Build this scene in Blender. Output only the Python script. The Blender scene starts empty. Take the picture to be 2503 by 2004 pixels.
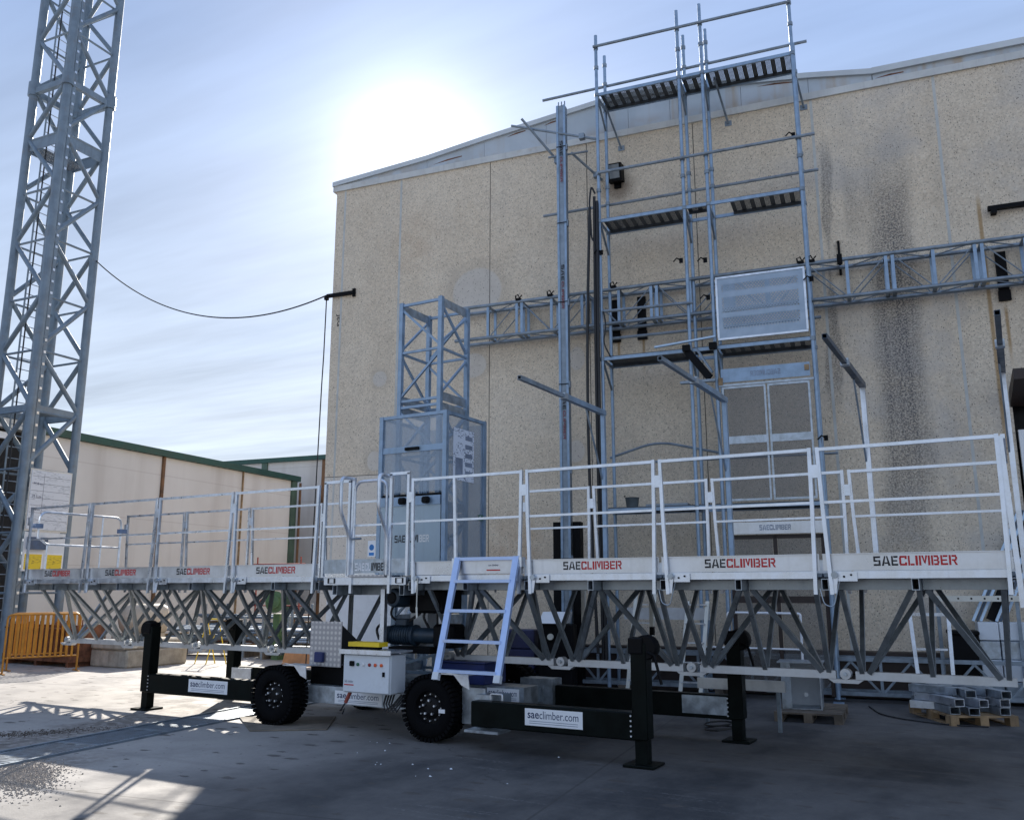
import bpy, math, random
from mathutils import Vector, Matrix, Quaternion
random.seed(7)
R = math.radians
sc = bpy.context.scene
COL = sc.collection

# ------------------------------------------------------------------ camera, sky, sun, exposure
cam_d = bpy.data.cameras.new('camera'); cam = bpy.data.objects.new('camera', cam_d); COL.objects.link(cam); sc.camera = cam
cam_d.sensor_fit = 'HORIZONTAL'; cam_d.sensor_width = 36.0; cam_d.lens = 36.0 * 2133.4 / 2503.0
cam_d.clip_start = 0.1; cam_d.clip_end = 3000
YAW, PIT = -0.5187, 0.2035
fwd = Vector((math.sin(YAW) * math.cos(PIT), math.cos(YAW) * math.cos(PIT), math.sin(PIT)))
cam.location = (13.49, -8.286, 1.587); cam.rotation_euler = fwd.to_track_quat('-Z', 'Y').to_euler()

SUN_AZ, SUN_EL = R(126.8), R(27.9)
SUN = Vector((math.cos(SUN_AZ) * math.cos(SUN_EL), math.sin(SUN_AZ) * math.cos(SUN_EL), math.sin(SUN_EL)))
world = bpy.data.worlds.new('World'); sc.world = world; world.use_nodes = True
wt = world.node_tree; wt.nodes.clear()
def wn(t, **k):
    n = wt.nodes.new(t)
    for a, b in k.items(): setattr(n, a, b)
    return n
def wl(a, b): wt.links.new(a, b)
sky = wn('ShaderNodeTexSky', sky_type='NISHITA', sun_disc=False, sun_elevation=SUN_EL, sun_rotation=R(90) - SUN_AZ, air_density=1.0, dust_density=0.9, ozone_density=1.0, altitude=100)
geo = wn('ShaderNodeTexCoord')
# thin high cloud: stretched noise on the view direction projected on a flat layer
sep = wn('ShaderNodeSeparateXYZ'); wl(geo.outputs['Generated'], sep.inputs[0])
mz = wn('ShaderNodeMath', operation='MAXIMUM'); wl(sep.outputs['Z'], mz.inputs[0]); mz.inputs[1].default_value = 0.06
dx = wn('ShaderNodeMath', operation='DIVIDE'); wl(sep.outputs['X'], dx.inputs[0]); wl(mz.outputs[0], dx.inputs[1])
dy = wn('ShaderNodeMath', operation='DIVIDE'); wl(sep.outputs['Y'], dy.inputs[0]); wl(mz.outputs[0], dy.inputs[1])
cmb = wn('ShaderNodeCombineXYZ'); wl(dx.outputs[0], cmb.inputs[0]); wl(dy.outputs[0], cmb.inputs[1])
mp = wn('ShaderNodeMapping'); wl(cmb.outputs[0], mp.inputs[0]); mp.inputs['Rotation'].default_value = (0, 0, R(35)); mp.inputs['Scale'].default_value = (0.35, 1.0, 1.0)
cn = wn('ShaderNodeTexNoise'); wl(mp.outputs[0], cn.inputs['Vector']); cn.inputs['Scale'].default_value = 1.1; cn.inputs['Detail'].default_value = 5; cn.inputs['Roughness'].default_value = 0.55
cr = wn('ShaderNodeMapRange'); wl(cn.outputs[0], cr.inputs[0]); cr.inputs[1].default_value = 0.38; cr.inputs[2].default_value = 0.75; cr.inputs[3].default_value = 0.92; cr.inputs[4].default_value = 1.0
# haze aureole round the sun lights the thin cloud
dot = wn('ShaderNodeVectorMath', operation='DOT_PRODUCT'); wl(geo.outputs['Generated'], dot.inputs[0]); dot.inputs[1].default_value = SUN
dmx = wn('ShaderNodeMath', operation='MAXIMUM'); wl(dot.outputs['Value'], dmx.inputs[0]); dmx.inputs[1].default_value = 0.0
p1 = wn('ShaderNodeMath', operation='POWER'); wl(dmx.outputs[0], p1.inputs[0]); p1.inputs[1].default_value = 420.0
p2 = wn('ShaderNodeMath', operation='POWER'); wl(dmx.outputs[0], p2.inputs[0]); p2.inputs[1].default_value = 42.0
g1 = wn('ShaderNodeMath', operation='MULTIPLY'); wl(p1.outputs[0], g1.inputs[0]); g1.inputs[1].default_value = 4.6
g2 = wn('ShaderNodeMath', operation='MULTIPLY_ADD'); wl(p2.outputs[0], g2.inputs[0]); g2.inputs[1].default_value = 1.7; wl(g1.outputs[0], g2.inputs[2])
cc = wn('ShaderNodeMath', operation='MULTIPLY_ADD'); wl(p2.outputs[0], cc.inputs[0]); cc.inputs[1].default_value = 0.6; cc.inputs[2].default_value = 6.1
ccol = wn('ShaderNodeMix', data_type='RGBA', blend_type='MULTIPLY'); ccol.inputs[0].default_value = 1.0
el = wn('ShaderNodeMapRange'); wl(sep.outputs['Z'], el.inputs[0]); el.inputs[1].default_value = 0.0; el.inputs[2].default_value = 0.55
vcol = wn('ShaderNodeMix', data_type='RGBA'); wl(el.outputs[0], vcol.inputs[0]); vcol.inputs[6].default_value = (1.08, 1.22, 1.36, 1); vcol.inputs[7].default_value = (0.50, 0.69, 1.10, 1)
wl(vcol.outputs[2], ccol.inputs[6]); wl(cc.outputs[0], ccol.inputs[7])
cn2 = wn('ShaderNodeTexNoise'); mp2 = wn('ShaderNodeMapping'); wl(cmb.outputs[0], mp2.inputs[0]); mp2.inputs['Rotation'].default_value = (0, 0, R(28)); mp2.inputs['Scale'].default_value = (0.25, 1.5, 1.0)
wl(mp2.outputs[0], cn2.inputs['Vector']); cn2.inputs['Scale'].default_value = 1.3; cn2.inputs['Detail'].default_value = 5; cn2.inputs['Roughness'].default_value = 0.6
wr = wn('ShaderNodeMapRange'); wl(cn2.outputs[0], wr.inputs[0]); wr.inputs[1].default_value = 0.3; wr.inputs[2].default_value = 0.72; wr.inputs[3].default_value = 3.8; wr.inputs[4].default_value = 5.9
wl(wr.outputs[0], cc.inputs[2])
mix = wn('ShaderNodeMix', data_type='RGBA'); wl(cr.outputs[0], mix.inputs[0]); wl(sky.outputs[0], mix.inputs[6]); wl(ccol.outputs[2], mix.inputs[7])
add = wn('ShaderNodeMix', data_type='RGBA', blend_type='ADD'); add.inputs[0].default_value = 1.0; wl(mix.outputs[2], add.inputs[6]); wl(g2.outputs[0], add.inputs[7])
bg = wn('ShaderNodeBackground'); wl(add.outputs[2], bg.inputs[0]); bg.inputs[1].default_value = 0.10
wo = wn('ShaderNodeOutputWorld'); wl(bg.outputs[0], wo.inputs[0])

sun_d = bpy.data.lights.new('sun', 'SUN'); sun_d.energy = 5.0; sun_d.angle = R(0.6); sun_d.color = (1.0, 0.93, 0.83)
sun = bpy.data.objects.new('sun', sun_d); COL.objects.link(sun); sun.rotation_euler = (-SUN).to_track_quat('-Z', 'Y').to_euler(); sun.location = (0, 0, 40)

sc.render.engine = 'CYCLES'
sc.view_settings.view_transform = 'Standard'; sc.view_settings.look = 'None'; sc.view_settings.gamma = 1.0
sc.view_settings.use_curve_mapping = False; sc.view_settings.exposure = 0.64
sc.cycles.transparent_max_bounces = 24; sc.cycles.max_bounces = 6; sc.cycles.diffuse_bounces = 3; sc.cycles.glossy_bounces = 3

# ------------------------------------------------------------------ materials
class NT:
    def __init__(s, name):
        m = bpy.data.materials.get(name)
        s.m = bpy.data.materials.new(name); s.m.use_nodes = True; s.t = s.m.node_tree
        s.b = s.t.nodes['Principled BSDF']; s.out = s.t.nodes['Material Output']
        s.tc = s.t.nodes.new('ShaderNodeTexCoord'); s.pos = s.tc.outputs['Object']
        s._xyz = None
    def n(s, t, **k):
        x = s.t.nodes.new(t)
        for a, b in k.items(): setattr(x, a, b)
        return x
    def l(s, a, b): s.t.links.new(a, b)
    def setin(s, sock, v):
        if hasattr(v, 'is_output') or isinstance(v, bpy.types.NodeSocket): s.l(v, sock)
        else: sock.default_value = v
    def math(s, op, a, b=0.0, c=0.0, clamp=False):
        x = s.n('ShaderNodeMath', operation=op); x.use_clamp = clamp
        s.setin(x.inputs[0], a); s.setin(x.inputs[1], b)
        if len(x.inputs) > 2: s.setin(x.inputs[2], c)
        return x.outputs[0]
    def xyz(s):
        if s._xyz is None:
            x = s.n('ShaderNodeSeparateXYZ'); s.l(s.pos, x.inputs[0]); s._xyz = x.outputs
        return s._xyz
    def mapped(s, scale=(1, 1, 1), rot=(0, 0, 0), loc=(0, 0, 0)):
        x = s.n('ShaderNodeMapping'); s.l(s.pos, x.inputs[0]); x.inputs['Scale'].default_value = scale; x.inputs['Rotation'].default_value = rot; x.inputs['Location'].default_value = loc
        return x.outputs[0]
    def noise(s, scale, detail=4, rough=.55, vec=None):
        x = s.n('ShaderNodeTexNoise'); s.l(vec or s.pos, x.inputs['Vector']); x.inputs['Scale'].default_value = scale; x.inputs['Detail'].default_value = detail; x.inputs['Roughness'].default_value = rough
        return x.outputs[0]
    def voro(s, scale, vec=None, feature='F1', out='Distance', dims='3D'):
        x = s.n('ShaderNodeTexVoronoi', feature=feature, voronoi_dimensions=dims); s.l(vec or s.pos, x.inputs['Vector']); x.inputs['Scale'].default_value = scale
        return x.outputs[out]
    def rng(s, v, a, b, c=0., d=1., smooth=True):
        x = s.n('ShaderNodeMapRange', interpolation_type='SMOOTHSTEP' if smooth else 'LINEAR'); s.setin(x.inputs[0], v)
        for i, q in enumerate((a, b, c, d)): s.setin(x.inputs[i + 1], q)
        return x.outputs[0]
    def mix(s, f, a, b, mode='MIX'):
        x = s.n('ShaderNodeMix', data_type='RGBA', blend_type=mode); s.setin(x.inputs[0], f)
        for i, q in ((6, a), (7, b)):
            if isinstance(q, tuple): x.inputs[i].default_value = (*q[:3], 1)
            else: s.l(q, x.inputs[i])
        return x.outputs[2]
    def base(s, c):
        if isinstance(c, tuple): s.b.inputs['Base Color'].default_value = (*c[:3], 1)
        else: s.l(c, s.b.inputs['Base Color'])
    def set(s, rough=None, metal=None):
        if rough is not None: s.setin(s.b.inputs['Roughness'], rough)
        if metal is not None: s.setin(s.b.inputs['Metallic'], metal)
    def bump(s, h, strength=.3, dist=.01):
        x = s.n('ShaderNodeBump'); x.inputs['Strength'].default_value = strength; x.inputs['Distance'].default_value = dist
        s.l(h, x.inputs['Height']); s.l(x.outputs[0], s.b.inputs['Normal'])
    def ellipse(s, cx, cz, rx, rz, soft=.25, wob=None):
        x, y, z = s.xyz()
        a = s.math('DIVIDE', s.math('SUBTRACT', x, cx), rx); b = s.math('DIVIDE', s.math('SUBTRACT', z, cz), rz)
        d = s.math('SQRT', s.math('ADD', s.math('MULTIPLY', a, a), s.math('MULTIPLY', b, b)))
        if wob is not None: d = s.math('ADD', d, wob)
        return s.rng(d, 1.0 + soft / 2, 1.0 - soft / 2)
    def band(s, cx, w, z0, z1, soft=.3, wob=None, fade=1.0):
        x, y, z = s.xyz()
        a = s.math('ABSOLUTE', s.math('SUBTRACT', x, cx))
        if wob is not None: a = s.math('ADD', a, wob)
        m = s.rng(a, w * (1 + soft), w * (1 - soft))
        return s.math('MULTIPLY', m, s.math('MULTIPLY', s.rng(z, z0 - fade, z0 + fade * .2), s.rng(z, z1 + .02, z1 - fade)))

MATS = {}
def simple(name, col, rough=.5, metal=0., var=.25, scale=6., fine=0., bump=0., bscale=80., streak=0., dirt=None, spec=.5):
    t = NT(name)
    n = t.noise(scale, 5, .6)
    f = t.rng(n, .3, .7)
    lo = tuple(c * (1 - var) for c in col); hi = tuple(min(1, c * (1 + var * .7)) for c in col)
    c = t.mix(f, lo, hi)
    if streak:
        s_ = t.noise(1.0, 4, .6, t.mapped((14, 14, .8)))
        c = t.mix(t.math('MULTIPLY', t.rng(s_, .5, .75), streak), c, tuple(q * .45 for q in col))
    if dirt:
        c = t.mix(t.math('MULTIPLY', t.rng(t.noise(3.5, 6, .7), .52, .72), dirt[1]), c, dirt[0])
    t.base(c)
    t.set(t.rng(n, .25, .75, max(.05, rough - .1), min(1, rough + .12)), metal)
    t.b.inputs['Specular IOR Level'].default_value = spec
    if bump: t.bump(t.noise(bscale, 3, .6), bump, .004)
    MATS[name] = t.m
    return t.m
GALV = simple('galvanised_steel', (.42, .47, .52), .38, .75, .3, 9., streak=.25)
GALVD = simple('weathered_galvanised_tube', (.26, .31, .36), .48, .5, .25, 7., streak=.3)
GALVB = simple('galvanised_scaffold_blue', (.29, .39, .51), .42, .5, .2, 6., streak=.15)
ALU = simple('bright_zinc', (.70, .74, .80), .34, .85, .2, 7., streak=.15)
TOE = simple('zinc_sheet', (.68, .69, .70), .34, .62, .2, 2.6, streak=.14)
LADM = simple('aluminium_ladder', (.50, .63, .90), .4, .5, .08, 8.)  # blue reflection of the sky put into the base colour
CHORD = simple('pale_zinc_chord', (.60, .62, .64), .40, .5, .12, 5., streak=.1)
TRUSS = simple('zinc_truss_tube', (.29, .32, .34), .36, .6, .2, 8., streak=.2)
TOWER = simple('tower_grey_paint', (.19, .245, .30), .5, .2, .2, 3., streak=.3, dirt=((.22, .17, .13), .35))
DARKG = simple('black_green_paint', (.004, .0065, .0058), .42, .0, .4, 5., spec=.10)
BLACK = simple('black_paint', (.005, .005, .006), .5, .0, .3, 6., spec=.12)
RIMM = simple('black_rim', (.005, .005, .006), .5, 0, .2, 6., spec=.2)
PLANKM = simple('dark_steel_plank', (.07, .08, .09), .55, .2, .3, 8.)
RUBBER = simple('tyre_rubber', (.005, .005, .006), .85, .0, .3, 12., bump=.3, spec=.1)
CABLE = simple('black_cable', (.012, .012, .014), .5)
WHITE = simple('white_paint', (.80, .81, .82), .35, .0, .05, 4.)
BOXW = simple('cabinet_pale_grey', (.70, .74, .78), .35, .0, .05, 3., dirt=((.45, .46, .47), .25))
MOTOR = simple('motor_blue_grey', (.018, .035, .055), .45, .0, .3, 10.)
BLUE = simple('blue_paint', (.012, .025, .12), .45, .0, .2, 4.)
YEL = simple('yellow_paint', (.85, .58, .02), .4, .0, .1, 4.)
ORANGE = simple('orange_barrier_paint', (.52, .22, .02), .5, .1, .2, 6., streak=.5, dirt=((.3, .14, .05), .4))
RED = simple('red_print', (.55, .02, .02), .5, 0, .1)
BLKP = simple('black_print', (.015, .015, .018), .5, 0, .1)
DKB = simple('navy_print', (.02, .04, .11), .5, 0, .1)
PRW = simple('white_print', (.85, .86, .88), .5, 0, .03)
RUSTY = simple('rusty_steel', (.20, .085, .045), .8, .1, .5, 8., bump=.3)
WOOD = simple('pallet_wood', (.36, .24, .13), .75, 0, .4, 5., streak=.6, bump=.2)
WOODD = simple('old_pallet_wood', (.16, .13, .10), .8, 0, .4, 5., streak=.6, bump=.2)
PLY = simple('plywood', (.46, .22, .09), .6, 0, .25, 4., streak=.3)
GREENT = simple('green_trim_paint', (.014, .07, .052), .4, .1, .2, 3.)
GREENP = simple('green_profile', (.07, .12, .085), .5, 0, .3, 2., streak=.3)
BROWN = simple('rusted_profile', (.20, .10, .045), .7, 0, .5, 2., streak=.4)
TRIM = simple('zinc_trim', (.62, .62, .59), .5, .1, .12, 2., streak=.2, dirt=((.33, .19, .09), .25))
FLASH = simple('roof_flashing', (.60, .63, .64), .5, .1, .1, 1.5)
SEAL = simple('joint_sealant', (.55, .55, .52), .8, 0, .15, 3.)
DARKJ = simple('open_joint', (.11, .10, .09), .9)
CONC = simple('concrete_block', (.42, .37, .30), .85, 0, .3, 5., bump=.4, streak=.4)
TANK = simple('beige_tank', (.52, .44, .34), .6, 0, .2, 2.)
CREAM = simple('pale_aluminium_profile', (.70, .68, .60), .45, .2, .1, 4.)
LIGHTB = simple('light_blue_profile', (.45, .58, .72), .4, .4, .1, 5.)
DARK = simple('dark_void', (.008, .008, .009), .8)
REDP = simple('red_primer', (.35, .07, .05), .6, 0, .3, 6.)
GLASS = simple('lamp_glass', (.22, .24, .25), .1, 0, .05)
BRICKB = simple('dark_brown_frame', (.035, .022, .018), .5, 0, .3, 6.)
MACH = simple('machine_green', (.07, .14, .06), .5, 0, .2, 6.)

def mesh_mat(name, col, cover, rough=.5, metal=.4):
    t = NT(name); t.base(col); t.set(rough, metal)
    tr = t.n('ShaderNodeBsdfTransparent'); mx = t.n('ShaderNodeMixShader')
    n = t.noise(220, 1, .5)
    t.l(t.math('MULTIPLY', t.rng(n, .25, .75, .7, 1.3), cover), mx.inputs[0]); t.l(tr.outputs[0], mx.inputs[1]); t.l(t.b.outputs[0], mx.inputs[2]); t.l(mx.outputs[0], t.out.inputs[0])
    return t.m
MESHB = mesh_mat('fine_wire_mesh', (.46, .54, .62), .34)
MESHD = mesh_mat('dark_expanded_mesh', (.20, .195, .19), .28)

def perf_mat():
    t = NT('perforated_sheet')
    t.base(t.mix(t.rng(t.noise(5, 4), .3, .7), (.30, .37, .45), (.37, .44, .52))); t.set(.42, .5)
    x, y, z = t.xyz()
    px = .047
    u = t.math('DIVIDE', x, px); v = t.math('DIVIDE', z, px * .62)
    row = t.math('MODULO', t.math('FLOOR', v), 2.0)
    u2 = t.math('FRACT', t.math('ADD', u, t.math('MULTIPLY', row, .5)))
    v2 = t.math('FRACT', v)
    a = t.math('SUBTRACT', u2, .5); b = t.math('MULTIPLY', t.math('SUBTRACT', v2, .5), .62)
    d = t.math('SQRT', t.math('ADD', t.math('MULTIPLY', a, a), t.math('MULTIPLY', b, b)))
    hole = t.math('LESS_THAN', d, .27)
    zone = None
    for z0, z1 in ((.16, .36), (.43, .70), (.80, .92)):
        k = t.math('MULTIPLY', t.math('GREATER_THAN', z, z0), t.math('LESS_THAN', z, z1))
        zone = k if zone is None else t.math('MAXIMUM', zone, k)
    zone = t.math('MULTIPLY', zone, t.math('MULTIPLY', t.math('GREATER_THAN', x, .09), t.math('LESS_THAN', x, 1.28)))
    tr = t.n('ShaderNodeBsdfTransparent'); mx = t.n('ShaderNodeMixShader')
    t.l(t.math('MULTIPLY', hole, zone), mx.inputs[0]); t.l(t.b.outputs[0], mx.inputs[1]); t.l(tr.outputs[0], mx.inputs[2]); t.l(mx.outputs[0], t.out.inputs[0])
    return t.m
PERF = perf_mat()

def checker_mat():
    t = NT('five_bar_checker_plate')
    x, y, z = t.xyz()
    u = t.math('FRACT', t.math('DIVIDE', x, .062)); v = t.math('FRACT', t.math('DIVIDE', z, .062))
    a = t.math('SUBTRACT', u, .5); b = t.math('SUBTRACT', v, .5)
    d = t.math('SQRT', t.math('ADD', t.math('MULTIPLY', a, a), t.math('MULTIPLY', b, b)))
    k = t.rng(d, .45, .15)
    t.base(t.mix(k, (.38, .37, .38), (.62, .60, .58))); t.set(.4, .45)
    return t.m
CHECK = checker_mat()

def print_mat(name, paper, ink, sx, sz, thr=.54, metal=0.):
    t = NT(name)
    n1 = t.noise(1.0, 2, .5, t.mapped((sx, sx, sz))); n2 = t.voro(1.0, t.mapped((sx * .22, sx * .22, sz * .18)), out='Color')
    s_ = t.n('ShaderNodeSeparateColor'); t.l(n2, s_.inputs[0])
    f = t.math('MULTIPLY', t.rng(n1, thr - .02, thr + .03), t.math('GREATER_THAN', s_.outputs[0], .42))
    t.base(t.mix(t.math('MULTIPLY', f, .85), paper, ink)); t.set(.5, metal)
    return t.m
NOTICE = print_mat('notice_print', (.72, .76, .84), (.06, .09, .16), 26, 60, .57)
CHART = print_mat('load_chart_print', (.66, .70, .76), (.40, .44, .50), 9, 70, .56)
YSIGN = print_mat('yellow_sign_print', (.80, .60, .03), (.35, .24, .03), 10, 80, .56)

def wall_mat():
    t = NT('exposed_aggregate_concrete')
    big = t.noise(.55, 3, .6); mid = t.noise(2.6, 4, .65); fine = t.noise(55, 2, .7)
    c = t.mix(t.rng(big, .3, .7), (.76, .625, .46), (.85, .72, .55))
    c = t.mix(t.rng(mid, .35, .75), c, t.mix(.22, c, (.36, .31, .25)))
    c = t.mix(t.math('MULTIPLY', t.rng(fine, .50, .64), .34), c, (.30, .25, .20)); c = t.mix(t.math('MULTIPLY', t.rng(t.noise(26, 2, .7, t.mapped(loc=(1, 7, 3))), .56, .66), .36), c, (.32, .27, .21))
    c = t.mix(t.math('MULTIPLY', t.rng(t.noise(42, 2, .6, t.mapped(loc=(5, 3, 2))), .56, .70), .28), c, (.72, .63, .50))
    oi = t.n('ShaderNodeObjectInfo'); c = t.mix(t.math('MULTIPLY', oi.outputs['Random'], .22), c, (.55, .49, .41))
    pc = t.voro(36, out='Color'); ps3 = t.n('ShaderNodeSeparateColor'); t.l(pc, ps3.inputs[0])
    c = t.mix(t.rng(ps3.outputs[0], .55, 1.0, 0., .34, False), c, (.36, .29, .21)); c = t.mix(t.rng(ps3.outputs[1], .6, 1.0, 0., .40, False), c, (.90, .80, .65))
    # blow holes: sparse dark pits
    v = t.voro(15, t.mapped((1, 1, .7))); vc = t.voro(15, t.mapped((1, 1, .7)), out='Color'); sc_ = t.n('ShaderNodeSeparateColor'); t.l(vc, sc_.inputs[0])
    pit = t.math('MULTIPLY', t.rng(t.math('ADD', v, t.math('MULTIPLY', fine, .12)), .22, .12), t.math('GREATER_THAN', sc_.outputs[0], .45))
    v2 = t.voro(31); vc2 = t.voro(31, out='Color'); s2 = t.n('ShaderNodeSeparateColor'); t.l(vc2, s2.inputs[0])
    pit2 = t.math('MULTIPLY', t.rng(v2, .27, .12), t.math('GREATER_THAN', s2.outputs[0], .48))
    # vertical water streaks
    st = t.noise(1.0, 4, .6, t.mapped((1.6, 1.6, .10)))
    c = t.mix(t.math('MULTIPLY', t.rng(st, .52, .75), .22), c, (.36, .31, .25))
    x, y, z = t.xyz()
    # greyish mottling to the right and low down
    c = t.mix(t.math('MULTIPLY', t.rng(t.noise(.8, 4, .6, t.mapped(loc=(9, 2, 4))), .45, .7), t.rng(x, 7.5, 11.5, .10, .5)), c, (.48, .465, .45))
    # bare plaster repair below the saw cut at the corner, and round patches
    wob = t.math('MULTIPLY', t.math('SUBTRACT', t.noise(3, 4), .5), .35)
    plast = t.math('MULTIPLY', t.math('LESS_THAN', x, 1.32), t.math('LESS_THAN', z, 3.83))
    c = t.mix(t.math('MULTIPLY', plast, .75), c, t.mix(t.rng(mid, .3, .7), (.66, .60, .53), (.74, .68, .60)))
    for cx, cz, rx, rz in ((3.36, 7.35, .52, .48), (1.22, 5.77, .16, .16), (3.3, 5.85, .27, .24), (5.4, 5.78, .15, .22), (1.15, 4.1, .16, .2), (5.36, 4.05, .16, .2), (6.9, 9.2, .01, .01)):
        ring = t.ellipse(cx, cz, rx * 1.45, rz * 1.35, .5, wob); core = t.ellipse(cx, cz, rx, rz, .12, t.math('MULTIPLY', wob, .35))
        c = t.mix(t.math('MULTIPLY', ring, .30), c, (.42, .36, .29)); c = t.mix(t.math('MULTIPLY', core, .75), c, t.mix(t.rng(mid, .3, .7), (.58, .53, .47), (.68, .63, .56)))
    # mould stain
    wl_ = t.math('MULTIPLY', t.math('SUBTRACT', t.noise(1.0, 4, .6, t.mapped((1.2, 1.2, .5))), .5), .55)
    grain = t.rng(t.noise(34, 3, .8), .42, .58); run = t.rng(t.noise(1.0, 4, .6, t.mapped((9, 9, .22))), .36, .60)
    x0 = t.math('ADD', x, t.math('MULTIPLY', t.math('SUBTRACT', z, 6.0), -.028))
    def lean(cx, w, z0, z1, k, fade, lowf=.6):
        a = t.math('ADD', t.math('ABSOLUTE', t.math('SUBTRACT', x0, cx)), wl_)
        m = t.rng(a, w * 1.45, w * .45)
        m = t.math('MULTIPLY', m, t.math('MULTIPLY', t.rng(z, z0 - .3, z0 + lowf), t.rng(z, z1, z1 - fade)))
        return t.math('MULTIPLY', m, k)
    m = t.math('MAXIMUM', lean(10.84, .34, .2, 9.7, 1.0, 2.6, 4.5), lean(11.02, .22, 5.2, 8.4, .7, 1.2))
    m = t.math('MAXIMUM', m, lean(9.86, .075, 4.5, 9.5, .75, .8))
    m = t.math('MAXIMUM', m, lean(10.35, .2, 7.2, 8.9, .35, .8))
    mg = t.math('MULTIPLY', m, t.math('MULTIPLY', t.math('MULTIPLY_ADD', grain, .66, .26), t.math('MULTIPLY_ADD', run, .2, .82)), clamp=True)
    c = t.mix(mg, c, (.085, .085, .092))
    # rust runs
    r1 = t.math('MULTIPLY', t.rng(t.math('ABSOLUTE', t.math('SUBTRACT', x, 12.19)), .045, .012), t.math('MULTIPLY', t.rng(z, 3.0, 4.4), t.rng(z, 7.95, 7.5)))
    r2 = t.math('MULTIPLY', t.rng(t.math('ABSOLUTE', t.math('SUBTRACT', x, 12.40)), .04, .005), t.math('MULTIPLY', t.rng(z, 4.9, 5.4), t.rng(z, 6.0, 5.8)))
    r3 = t.math('MULTIPLY', t.rng(t.math('ABSOLUTE', t.math('SUBTRACT', x, 6.2)), .04, .005), t.math('MULTIPLY', t.rng(z, 5.2, 5.9), t.rng(z, 6.25, 6.1)))
    r4 = t.math('MULTIPLY', t.rng(t.math('ABSOLUTE', t.math('SUBTRACT', x, 6.66)), .04, .005), t.math('MULTIPLY', t.rng(z, 5.2, 5.9), t.rng(z, 6.2, 6.0)))
    rr = t.math('MAXIMUM', t.math('MAXIMUM', r1, r2), t.math('MAXIMUM', r3, r4))
    c = t.mix(t.math('MULTIPLY', rr, .75), c, (.36, .21, .07))
    rp = t.math('MAXIMUM', t.ellipse(4.15, 2.3, .5, .5, 1.2, wob), t.math('MULTIPLY', t.ellipse(2.0, 8.6, .5, .6, 1.6, wob), .5))
    c = t.mix(t.math('MULTIPLY', t.math('MULTIPLY', rp, t.rng(mid, .3, .65)), .42), c, (.48, .28, .14))
    rp2 = t.ellipse(6.25, 9.0, .28, .22, 1.2, wob)
    c = t.mix(t.math('MULTIPLY', rp2, .6), c, (.16, .11, .08))
    c = t.mix(t.math('MULTIPLY', t.math('MAXIMUM', pit, pit2), .85), c, (.06, .05, .042))
    t.base(c); t.set(.9, 0.)
    t.bump(t.math('ADD', fine, t.math('MULTIPLY', t.math('MAXIMUM', pit, pit2), -1.5)), .35, .01)
    return t.m
WALL = wall_mat()

def fascia_mat():
    t = NT('streaked_gable_sheet')
    x, y, z = t.xyz()
    rib = t.noise(1.0, 3, .6, t.mapped((2.2, 2.2, .12)))
    c = t.mix(t.rng(t.noise(1.2, 4), .3, .7), (.44, .49, .53), (.54, .585, .62))
    c = t.mix(t.math('MULTIPLY', t.rng(rib, .50, .72), t.rng(x, 5.0, 7.5, .15, .8)), c, (.42, .27, .11))
    low = t.rng(z, 10.45, 10.1)
    c = t.mix(t.math('MULTIPLY', t.math('MULTIPLY', low, t.rng(t.noise(2.5, 4), .45, .65)), .4), c, (.40, .25, .10))
    t.base(c); t.set(.5, .1)
    return t.m
FASCIA = fascia_mat()

def leftwall_mat():
    t = NT('pale_smooth_concrete')
    c = t.mix(t.rng(t.noise(.5, 5), .3, .7), (.70, .66, .61), (.77, .735, .685))
    c = t.mix(t.math('MULTIPLY', t.rng(t.noise(1.0, 4, .6, t.mapped((.9, .9, .08))), .5, .75), .3), c, (.40, .34, .29))
    x, y, z = t.xyz()
    d = t.math('ABSOLUTE', t.math('SUBTRACT', t.math('FRACT', t.math('DIVIDE', z, 1.55)), .5))
    c = t.mix(t.math('MULTIPLY', t.rng(d, .02, .0), .25), c, (.35, .28, .24))
    t.base(c); t.set(.85); t.bump(t.noise(60, 3), .2, .006)
    return t.m
LWALL = leftwall_mat()

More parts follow.
